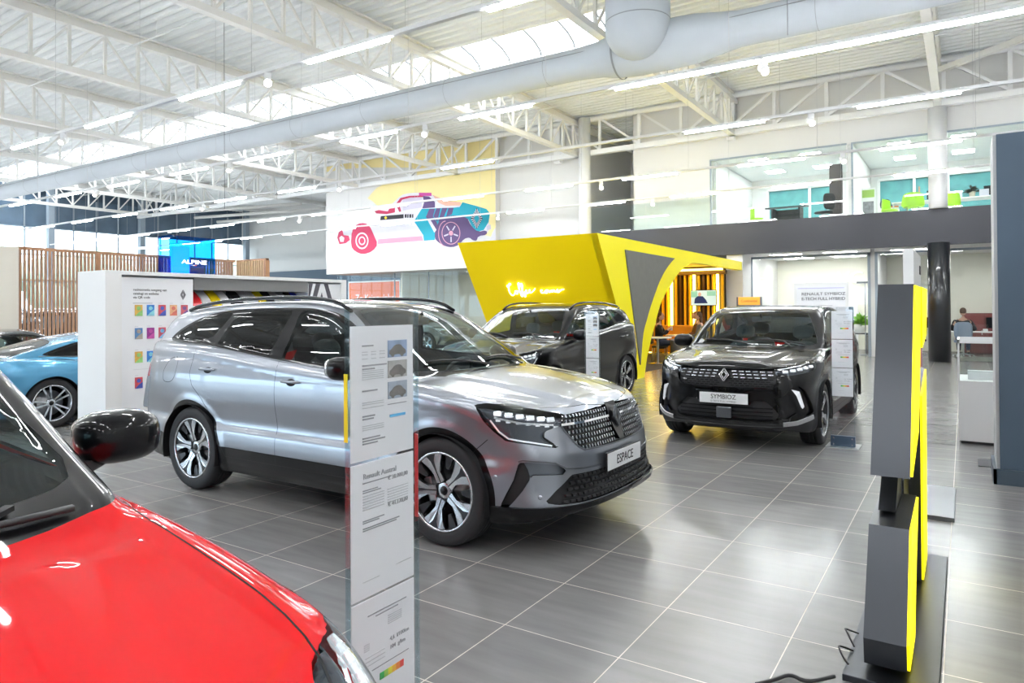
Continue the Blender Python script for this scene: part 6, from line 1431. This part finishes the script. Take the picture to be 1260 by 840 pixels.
m = MB(); m.tube(smooth_poly([(-.46, 3.12, .02), (-.55, 3.02, .012), (-.62, 3.06, .012), (-.66, 2.98, .012), (-.72, 2.90, .012)], 2, False), .008, 6); tag(m.build('power_cable', M_plas), 'black cable trailing on the tiles from the emblem totem plate', 'cable')
m = MB(); m.tube(smooth_poly([(-.42, 3.55, .035), (-.455, 3.53, .05), (-.47, 3.49, .07), (-.46, 3.45, .08), (-.44, 3.42, .06), (-.42, 3.40, .035)], 2, False), .004, 6); m.tube(smooth_poly([(-.42, 3.36, .035), (-.455, 3.34, .05), (-.47, 3.30, .07), (-.46, 3.26, .07), (-.44, 3.23, .05), (-.42, 3.22, .035)], 2, False), .004, 6); tag(m.build('cable_loop', M_plas), 'small black cable loops behind the emblem totem', 'cable')

# ---------------------------------------------------------------- sample wall (left), slatted screen, blue totem
kx = -8.05
kw = thing('sample_wall', 'white free-standing display wall with cards, colour samples and a chevron pattern', 'display wall', (0, 0, 0))
m = MB(); m.bb(kx-.62, kx, 4.04, 4.22, 0, 2.0); m.bb(kx-.62, kx, 7.56, 7.66, 0, 2.0); m.bb(kx-.62, kx, 4.22, 7.56, 1.955, 2.0); m.bb(kx-.62, kx-.5, 4.22, 7.56, 0, 1.93); m.build('frame', M_white, kw)
m = MB(); m.bb(kx-.5, kx-.03, 4.22, 7.56, 0, .12); m.bb(kx-.5, kx-.05, 5.13, 6.93, .12, .9); m.build('plinth', M_white, kw)
m = MB(); m.bb(kx-.5, kx-.04, 4.23, 5.12, .12, 1.93); cp = m.build('card_panel', M_paper, kw)
m = MB(); m.bb(kx-.5, kx-.03, 5.13, 6.93, 1.80, 1.955); m.bb(kx-.48, kx-.3, 5.13, 6.93, .9, 1.80); m.build('grey_header', mat('mid_grey_laminate', (.20, .20, .20), .6), kw)
wx = lambda y0, z0: (lambda a, b, c: (kx - .037 + c, y0 + a, z0 + b))
m = MB(); text_mb(m, 'rechtstreeks toegang van', .040, wx(4.37, 1.775), .002); text_mb(m, 'catalogi en website', .040, wx(4.37, 1.73), .002); text_mb(m, 'via QR code', .040, wx(4.37, 1.685), .002); m.build('lettering', M_ink, cp, fix=False)
m = MB()
for sg in (-1, 1):
    for s_, b_ in ((1., .012), (.60, .010)):
        m.prism([(sg*.003, .062*s_), (sg*.036*s_, 0), (sg*.003, -.062*s_), (sg*.003, -.062*s_+b_*1.7), (sg*(.036*s_-b_), 0), (sg*.003, .062*s_-b_*1.7)], lambda a, b: (kx-.038, 4.985+a, 1.735+b), lambda a, b: (kx-.035, 4.985+a, 1.735+b))
m.build('lozenge_mark', M_inkg, cp)
rc = random.Random(3); pal = [((.75, .45, .1), (.3, .6, .2)), ((.05, .25, .7), (.3, .7, .9)), ((.7, .1, .12), (.08, .12, .5)), ((.9, .45, .25), (.7, .2, .15)), ((.65, .12, .15), (.2, .1, .3)), ((.1, .25, .5), (.4, .35, .3)), ((.35, .05, .3), (.6, .1, .4)), ((.6, .1, .15), (.2, .5, .8)), ((.75, .15, .12), (.9, .7, .6)), ((.1, .12, .15), (.4, .6, .8))]
i = 0
for r_, z in enumerate((1.545, 1.275, 1.0, .70)):
    for c_ in range((5, 5, 2, 2)[r_]):
        y = 4.435 + c_*.142; a_, b_ = pal[i % len(pal)]; i += 1
        m = MB(); m.bb(kx-.04, kx-.036, y-.045, y+.045, z-.065, z+.065); o = m.build('picture_card', mat('card_a%d' % (i % 10), a_, .4, var=.35, scale=30), cp)
        m = MB(); m.prism([(y-.045, z-.065), (y+.045, z-.065), (y+.045, z+.01), (y-.0, z-.02)], lambda p, q: (kx-.036, p, q), lambda p, q: (kx-.0345, p, q)); m.prism([(y+.025*math.cos(t), z+.025+.025*math.sin(t)) for t in np.linspace(0, 2*PI, 9)[:-1]], lambda p, q: (kx-.036, p, q), lambda p, q: (kx-.0345, p, q)); m.build('card_motif', mat('card_b%d' % (i % 10), b_, .4, var=.3, scale=30), o)
        m = MB(); m.bb(kx-.04, kx-.0385, y-.045, y-.005, z+.082, z+.087); m.build('caption', mat('pale_print'), cp)
m = MB(); m.bb(kx-.04, kx-.0385, 4.37, 4.60, 1.625, 1.635); m.bb(kx-.04, kx-.0385, 4.37, 4.60, .855, .858); m.build('caption', mat('pale_print'), cp)
for i, (y, c_, w) in enumerate(((5.22, (.75, .02, .03), .13), (5.36, (.75, .75, .77), .12), (5.50, (.9, .68, .01), .13), (5.64, (.75, .75, .77), .12), (5.83, (.02, .02, .025), .14), (5.97, (.6, .6, .62), .12), (6.09, (.75, .75, .77), .11), (6.22, (.9, .68, .01), .11), (6.36, (.02, .02, .025), .12), (6.49, (.5, .5, .52), .11), (6.61, (.35, .37, .4), .11), (6.74, (.03, .03, .04), .10), (6.85, (.02, .04, .5), .10))):
    m = MB(); n = 6
    pr_ = [(kx-.30 + .20*math.sin(PI*k/n*.5), 1.80 - .20*(k/n)) for k in range(n+1)]
    m.add([(a, y-w/2, b) for a, b in pr_] + [(a, y+w/2, b) for a, b in pr_] + [(kx-.3, y-w/2, 1.60), (kx-.3, y+w/2, 1.60)], [(k, k+1, n+2+k, n+1+k) for k in range(n)] + [tuple(range(n+1)) + (2*n+2,), tuple(range(n+1, 2*n+2))[::-1] + (2*n+3,)], False)
    m.build('colour_sample', mat('sample_%d' % i, c_, .2, coat=.8), kw)
m = MB(); m.bb(kx-.5, kx-.03, 6.94, 7.56, .12, 1.93); pp = m.build('pattern_panel', M_paper, kw)
m = MB()
for y0, dy, z1 in ((6.96, .20, 1.92), (7.03, -.0, 1.92)): pass
for pl in ([(6.945, 1.93), (7.02, 1.93), (6.945, 1.66)], [(7.08, 1.93), (7.165, 1.93), (6.98, 1.40), (6.945, 1.52)], [(7.235, 1.93), (7.31, 1.93), (7.50, 1.40), (7.42, 1.40)], [(7.19, 1.80), (7.22, 1.70), (7.31, 1.40), (7.235, 1.40), (7.15, 1.67)]):
    m.prism(pl, lambda a, b: (kx-.031, a, b), lambda a, b: (kx-.026, a, b))
m.build('chevron_bands', mat('dark_plum_grey', (.09, .085, .105), .5), pp)
# orange panel seen under the mural wall
t = thing('orange_panel', 'bright orange panel with white lettering under the mural wall', 'sign', (-23.6, 24.3, 0)); m = MB(); m.bb(-1.75, 1.55, 0, .1, .6, 2.86); m.build('board', mat('coral_orange', (.95, .20, .05), .5, var=.02), t)
m = MB(); text_mb(m, 'Zo Kringwinkel', .52, lambda a, b, c: (-1.3+a, -.01-c, 1.93+b), .01, sx=.80); m.build('lettering', M_white, t, fix=False); m = MB(); m.bb(-1.8, 1.6, .0, .12, 2.86, 2.93); m.bb(-1.8, -1.75, 0, .12, .0, 2.93); m.bb(1.55, 1.6, 0, .12, 0, 2.93); m.build('frame', M_white, t)
g = thing('glass_wall', 'glass front of the room under the mural wall left of the yellow box', 'glass wall', (-17, 23.6, 0)); m = MB(); m.bb(-8.4, 7.5, 0, .012, 0, 3.2); m.build('pane', M_pane, g)
m = MB()
for x in (-4.7, -2.7, 2.2, 7.4): m.bb(x-.02, x+.02, -.02, .03, 0, 3.2)
m.build('mullion', M_frame, g)
m = MB(); m.bb(-21.6, -12.2, 27.0, 27.1, 0, 3.23); m.bb(-21.7, -21.6, 24.0, 27.1, 0, 3.23); struct(m, 'wall_under_mural', mat('warm_white_wall'))
m = MB(); m.bb(-16.6, -15.4, 26.95, 26.99, 1.5, 2.4); m.bb(-16.6, -15.4, 26.95, 26.99, .9, 1.4); tag(m.build('whiteboard', M_paper), 'pair of pale notice boards on the wall left of the yellow box', 'board')
# slatted screen
M_beige = mat('pale_beige_wall', (.74, .70, .62), .8, var=.12, scale=1.1)
m = MB(); m.bb(-16.2, -15.9, -1.5, 6.3, 0, 2.84); struct(m, 'wall_beige', M_beige)
sc_ = thing('slatted_screen', 'long light wood slatted screen behind the blue sports car', 'screen', (-16, 6.3, 0))
m = MB()
for k in range(64): m.bb(-.03, .03, .05+.077*k, .082+.077*k, .04, 2.80)
m.build('slats', M_oak, sc_, fix=False)
m = MB(); m.bb(-.035, .035, 0, 5.0, 2.80, 2.86); m.bb(-.035, .035, 0, 5.0, 0, .05); m.bb(-.045, -.03, 0, 5.0, 2.18, 2.20)
for y in (1.55, 3.05): m.bb(-.035, .035, y, y+.05, 0, 2.8)
m.build('rails', M_oak, sc_)
s2 = thing('slatted_screen', 'short light wood slatted screen at a right angle right of the blue totem', 'screen', (-16, 11.3, 0))
m = MB()
for k in range(13): m.box((.16 + .088*k, 0, 1.43), (.05, .09, 2.76))
m.build('slats', mat('light_oak_bright', (.66, .43, .24), .55, var=.14, scale=9), s2, fix=False)
m = MB(); m.bb(.1, 1.32, -.03, .03, 2.80, 2.85); m.bb(.1, 1.32, .05, .07, 0, 2.8); m.bb(1.26, 1.32, -.05, .05, 0, 2.85); m.build('frame', M_oak, s2)
M_bglass = glass('deep_blue_glass', (.02, .42, .88), 1.2); t = thing('glass_totem', 'translucent deep blue glass totem with white lettering above the sample wall', 'totem', (-15.48, 9.2, 0))
m = MB(); m.bb(0, .012, 0, 1.18, .2, 3.31); m.bb(-.45, 0, 0, .012, .2, 3.31); m.build('front_glass', M_bglass, t)
m = MB(); m.bb(-.45, .01, 0, 1.18, 0, .2); m.build('base', M_plas, t); m = MB(); m.bb(-.40, -.34, .28, .72, .3, 3.1); m.build('inner_panel', mat('bright_cyan_blue', (.02, .45, .85), .4, emit=(.05, .65, 1), es=2.4), t)
m = MB(); m.bb(-.45, -.44, 0, 1.18, .2, 2.8); m.build('rear_glass', mat('dark_blue_sheet', (.01, .07, .22), .25), t)
m = MB(); text_mb(m, 'ALPINE', .135, lambda a, b, c: (.02+c, .30+a, 2.66+b), .01, sx=1.5); m.build('lettering', mat('lit_letters', (1, 1, 1), .4, emit=(1, 1, 1), es=1.3), t, fix=False)
m = MB(); m.bb(.014, .02, .53, .58, 2.62, 2.635); m.build('mark_blue', mat('mark_blue', (.1, .3, .8), .4), t); m = MB(); m.bb(.014, .02, .58, .63, 2.62, 2.635); m.build('mark_white', M_white, t); m = MB(); m.bb(.014, .02, .63, .68, 2.62, 2.635); m.build('mark_red', mat('mark_red', (.8, .1, .1), .4), t)
# round wicker-like rings behind the screen
t = thing('wooden_seat', 'round light wood lounge seat behind the slatted screen', 'chair', (-17.2, 10.9, 0)); m = MB()
for k in range(7): m.lathe([(.55 - .01*k, .5 + .12*k), (.585 - .01*k, .52 + .12*k), (.55 - .01*k, .54 + .12*k)], n=28)
m.build('shell', M_oak, t)
for a in (.5, 2.1, 3.7, 5.2): m = MB(); m.tube([(.45*math.cos(a), .45*math.sin(a), .5), (.52*math.cos(a), .52*math.sin(a), 0)], .025, 6); m.build('leg', M_oak, t)
# skyline outside the left windows
M_tree = mat('hazy_foliage', (.32, .40, .34), .9, var=.3, scale=.6, bump=.5)
for i, (y, s_) in enumerate(((8, 3.4), (15.5, 2.8), (21, 3.6), (28, 3.1), (35, 3.8))):
    t = thing('tree', ['hazy tree outside the left windows, leftmost', 'hazy low tree outside behind the second window column', 'hazy tree outside left of the blue glass totem', 'hazy tree outside right of the blue glass totem', 'hazy tree outside beyond the far left corner'][i], 'tree', (-62, y*1.35, 0)); m = MB(); rr = random.Random(i)
    for k in range(16): m.ellipsoid((rr.uniform(-s_, s_)*.5, rr.uniform(-s_, s_)*.8, s_*rr.uniform(.8, 1.6)), (s_*.5, s_*.5, s_*.42), 12, 8)
    m.build('crown', M_tree, t, fix=False); m = MB(); m.tube([(0, 0, 0), (0, 0, s_)], .3, 8); m.build('trunk', M_oak, t)
m = MB(); m.bb(-120, -43, -80, 120, -.2, -.1); tag(m.build('ground_outside', mat('pale_asphalt', (.4, .4, .39), .9)), kind='structure')
m = MB(); m.bb(-60, 60, -60, -9.2, -.2, -.1); tag(m.build('ground_street', mat('pale_asphalt')), kind='structure')
# ---------------------------------------------------------------- place the cars
REDSPEC = short_spec(res=.018, xbump=1.70, box=((-2.35, -1.02, .08), (2.5, 1.02, 1.75)), hood=[(x*1.03, y) for x, y in SUVSPEC['hood']])
def zs(pts, dz=-.02): return [(a, b + dz) for a, b in pts]
kf_ = 1.03
fx = lambda pts: [(x*.88 if x < 0 else x*kf_, z - .018) for x, z in pts]
REDSPEC.update(dlo=fx(DLO), win=(('quarter_window', fx(QW)), ('rear_door_window', fx(RW)), ('front_window', fx(FW))), doors=(('front_door', fx(FD)), ('rear_door', fx(RD))), gaps=tuple(fx(q) for q in SUVSPEC['gaps'][:2]), trimline=fx(SUVSPEC['trimline']), trimmat=M_chrome,
    gaps_top=tuple([(x*kf_, y) for x, y in q] for q in SUVSPEC['gaps_top']), front=tuple((n_, k_, [(s_ - .047, z - .075) if k_ == 's' else (s_, z - .06) for s_, z in q]) for n_, k_, q in SUVSPEC['front']),
    ws=[(-.1, 1.085), (0, 1.085), (.49, 1.093), (.62, 1.097), (.68, 1.108), (.705, 1.145), (.685, 1.21), (.648, 1.285), (.59, 1.39), (.53, 1.48), (.49, 1.51), (.4, 1.53), (0, 1.55), (-.1, 1.55)], ws_black=[(y, z - (.02 if z < 1.2 else 0)) for y, z in WSB],
    wipz=1.055, wipl=.014, dash=1.0, dark_roof=[(-3, 1.32), (.2, 1.30), (.93, 1.062), (1.3, 1.10), (1.3, 2), (-3, 2)], railmat=M_black, redmir=True, roof=[(x*.88 if x < 0 else x, y) for x, y in SUVSPEC['roof']], D=.69)
make_suv()
make_sym()
def make_red2():
    F = CarField(RED)
    root, K, ob = build_car('car', 'bright red SUV whose bonnet and windscreen fill the lower left foreground', 'car', F, REDSPEC, C_red, (-2.92, .20, 0), 0)
    suv_face(root, F, C_red, sens=False, ds=-.047, dz=-.06)
    return root, F
make_red2()
black_root = make_black()
COUPE = dict(SUV); COUPE.update(
    TL=[(-2.3, .80), (-2.0, .90), (-1.7, .945), (-1.2, .93), (-.6, .88), (0, .84), (.5, .84), (.9, .86), (1.2, .84), (1.6, .74), (2.1, .55), (2.5, .4)],
    crown=[(-2.5, .06), (0, .04), (1.2, .02), (2.5, .05)],
    S=[(.1, -.10), (.18, -.04), (.3, -.02), (.45, -.02), (.6, .0), (.7, .0), (.8, -.02), (.9, -.06), (1.1, -.12)],
    plan=[(-2.4, .80), (-2.0, .86), (-1.5, .90), (-1.0, .885), (-.3, .86), (.4, .86), (1.2, .885), (1.6, .86), (2.2, .76)],
    xf=[(.1, 1.9), (.2, 2.02), (.4, 2.06), (.6, 1.95), (.8, 1.6), (1, 1.0)], xr=[(.1, -1.8), (.25, -1.98), (.5, -2.06), (.7, -2.07), (.85, -2.03), (1.0, -1.95), (1.2, -1.8)],
    TG=[(-2.9, .2), (-2.2, .72), (-1.9, .88), (-1.6, .985), (-1.2, 1.10), (-.8, 1.19), (-.4, 1.24), (-.1, 1.25), (.15, 1.22), (.4, 1.12), (.7, .97), (1.0, .83), (1.6, .5), (2.2, .1)],
    WG=[(.5, .80), (.8, .79), (.9, .76), (1.0, .71), (1.1, .65), (1.25, .54)], gplan=[(-2.3, -.20), (-1.7, -.12), (-1.2, -.06), (-.6, 0), (.3, 0), (.8, -.06), (1.2, -.15)],
    xa=1.21, xb=-1.21, ra=.335, rb=.345, zw=.33, hw=.90, zb=.12, kf=.25, kr=.16, gcrown=.14, hood=None, rg=.12, rs=.05, rt=.14, haunch=.03, flare=.006)
ALPSPEC = dict(SUVSPEC, box=((-2.25, -.98, .05), (2.25, .98, 1.35)), res=.022, clad=pchip([-2.4, -1, 1, 2.4], [.20, .17, .17, .2]), ring=0,
    dlo=smooth_poly([(-1.32, .945), (-1.1, 1.03), (-.8, 1.12), (-.45, 1.17), (-.05, 1.165), (.25, 1.09), (.55, .94), (.60, .89), (0, .88), (-.7, .90)], 1),
    win=(('quarter_window', smooth_poly([(-1.24, .955), (-1.05, 1.02), (-.84, 1.09), (-.76, 1.105), (-.66, .935), (-.95, .94)], 1)), ('front_window', smooth_poly([(-.68, 1.12), (-.4, 1.145), (-.05, 1.14), (.2, 1.07), (.48, .935), (.5, .905), (-.1, .905), (-.60, .925)], 1))),
    ws_black=[(-.1, .88), (.66, .88), (.52, 1.16), (-.1, 1.2)], ws=[(-.1, .90), (.62, .90), (.48, 1.14), (-.1, 1.18)], front=(('headlight', 's', [(-.95, .62), (-.8, .68), (-.7, .70), (-.72, .6), (-.9, .55)]),), rear=(('tail_light', 's', [(-1.45, .72), (-1.0, .74), (-.85, .76), (-.85, .68), (-1.0, .66), (-1.45, .66)]),),
    doors=(('front_door', [(-.62, 1.3), (-.64, .85), (-.60, .55), (-.45, .28), (.50, .28), (.62, .5), (.66, .9), (.5, 1.3)]),), hood=smooth_poly([(.95, -.2), (.95, .62), (1.5, .66), (1.9, .5), (1.98, 0), (1.98, -.2)], 1),
    gaps=([(-.64, .92), (-.64, .78), (-.60, .55), (-.45, .28), (.50, .28), (.62, .5), (.66, .85)],), gaps_top=(), track=.875, tw=.235, D=.66, style='twin', mirror=(.42, .95, .93), handles=((-.48, .78),), wipz=.90, wipx=1.0, dash=.80, mirz=1.10, seats=False, trimline=[(-1.3, .945), (-.9, .925), (-.3, .90), (.5, .89)])
ALPSPEC.pop('rw', None); ALPSPEC.pop('roof', None); ALPSPEC.pop('rails', None)
def make_alp():
    F = CarField(COUPE)
    sp = dict(ALPSPEC); sp['lining'] = M_trim
    sp['mats'] = dict(window_surround=M_black)
    root, K, ob = build_car('car', 'light blue metallic sports coupe behind the sample wall at the left', 'car', F, sp, C_blue, (-10.95, 5.60, 0), PI/2)
    # big rear screen: dark glass laid over the sloping tail
    K2 = Skin(F, (-2.0, -.8, .8), (-.5, .8, 1.35), .022); f = poly_sd(smooth_poly([(-1.82, -.1), (-1.80, .30), (-1.70, .47), (-1.35, .52), (-1.08, .44), (-1.0, .30), (-.98, -.1)], 1))
    K2.cut(lambda Q: f(Q[:, 0], np.abs(Q[:, 1])), 'rear_window', lambda C_, N: N[:, 2] > .4); K2.take(K2.region('rear_window'), 'rear_window', M_black, root, push=.003)
    return root
alp = make_alp()
# other cars seen only in glimpses: copies of the same bodies with their own paint
def recolour(root, paint_from, paint_to):
    for c in [o for o in bpy.data.objects if o.parent == root]:
        if c.type == 'MESH' and c.data.materials and c.data.materials[0] == paint_from:
            c.data = c.data.copy(); c.data.materials[0] = paint_to
g = copy_tree(alp); g.name = 'car'; g.location = (-13.9, 5.4, 0); g.rotation_euler = (0, 0, PI/2+.1); g['label'] = 'dark grey coupe whose roof shows behind the light blue one'; g['category'] = 'car'; recolour(g, C_blue, C_dgrey)
bs = black_root
h = copy_tree(bs); h.name = 'car'; h.location = (-19.5, 8.4, 0); h.rotation_euler = (0, 0, PI-.3); h['label'] = 'black SUV glimpsed through the gap at the left end of the slatted screen'
h = copy_tree(bs); h.name = 'car'; h.location = (-16.9, 19.4, 0); h.rotation_euler = (0, 0, 0); h['label'] = 'grey SUV seen through the windscreen of the silver car'; recolour(h, C_blk, mat('warm_grey_paint', (.28, .27, .25), .3, metal=.5, coat=1.))
SC.view_settings.exposure = 1.02
# ---------------------------------------------------------------- camera and colour
cam = bpy.data.cameras.new('camera'); co = bpy.data.objects.new('camera', cam); COL.objects.link(co); SC.camera = co
_cy, _sy = math.cos(CAM_YAW), math.sin(CAM_YAW)
_r = Vector((_cy, _sy, 0)); _f0 = Vector((-_sy, _cy, 0)); _u0 = Vector((0, 0, 1))
_f = _f0*math.cos(CAM_PITCH) + _u0*math.sin(CAM_PITCH); _u = -_f0*math.sin(CAM_PITCH) + _u0*math.cos(CAM_PITCH)
_r2 = _r*math.cos(CAM_ROLL) + _u*math.sin(CAM_ROLL); _u2 = -_r*math.sin(CAM_ROLL) + _u*math.cos(CAM_ROLL)
M4 = Matrix((_r2, _u2, -_f)).transposed().to_4x4(); M4.translation = Vector((0, 0, CAM_H)); co.matrix_world = M4
cam.sensor_width = 36; cam.sensor_fit = 'HORIZONTAL'; cam.lens = 36*CAM_F/1260; cam.shift_y = -(420 - CAM_CY)/1260; cam.clip_start = .05; cam.clip_end = 400
SC.view_settings.view_transform = 'Standard'; SC.view_settings.look = 'None'; SC.view_settings.gamma = 1; SC.view_settings.use_curve_mapping = False
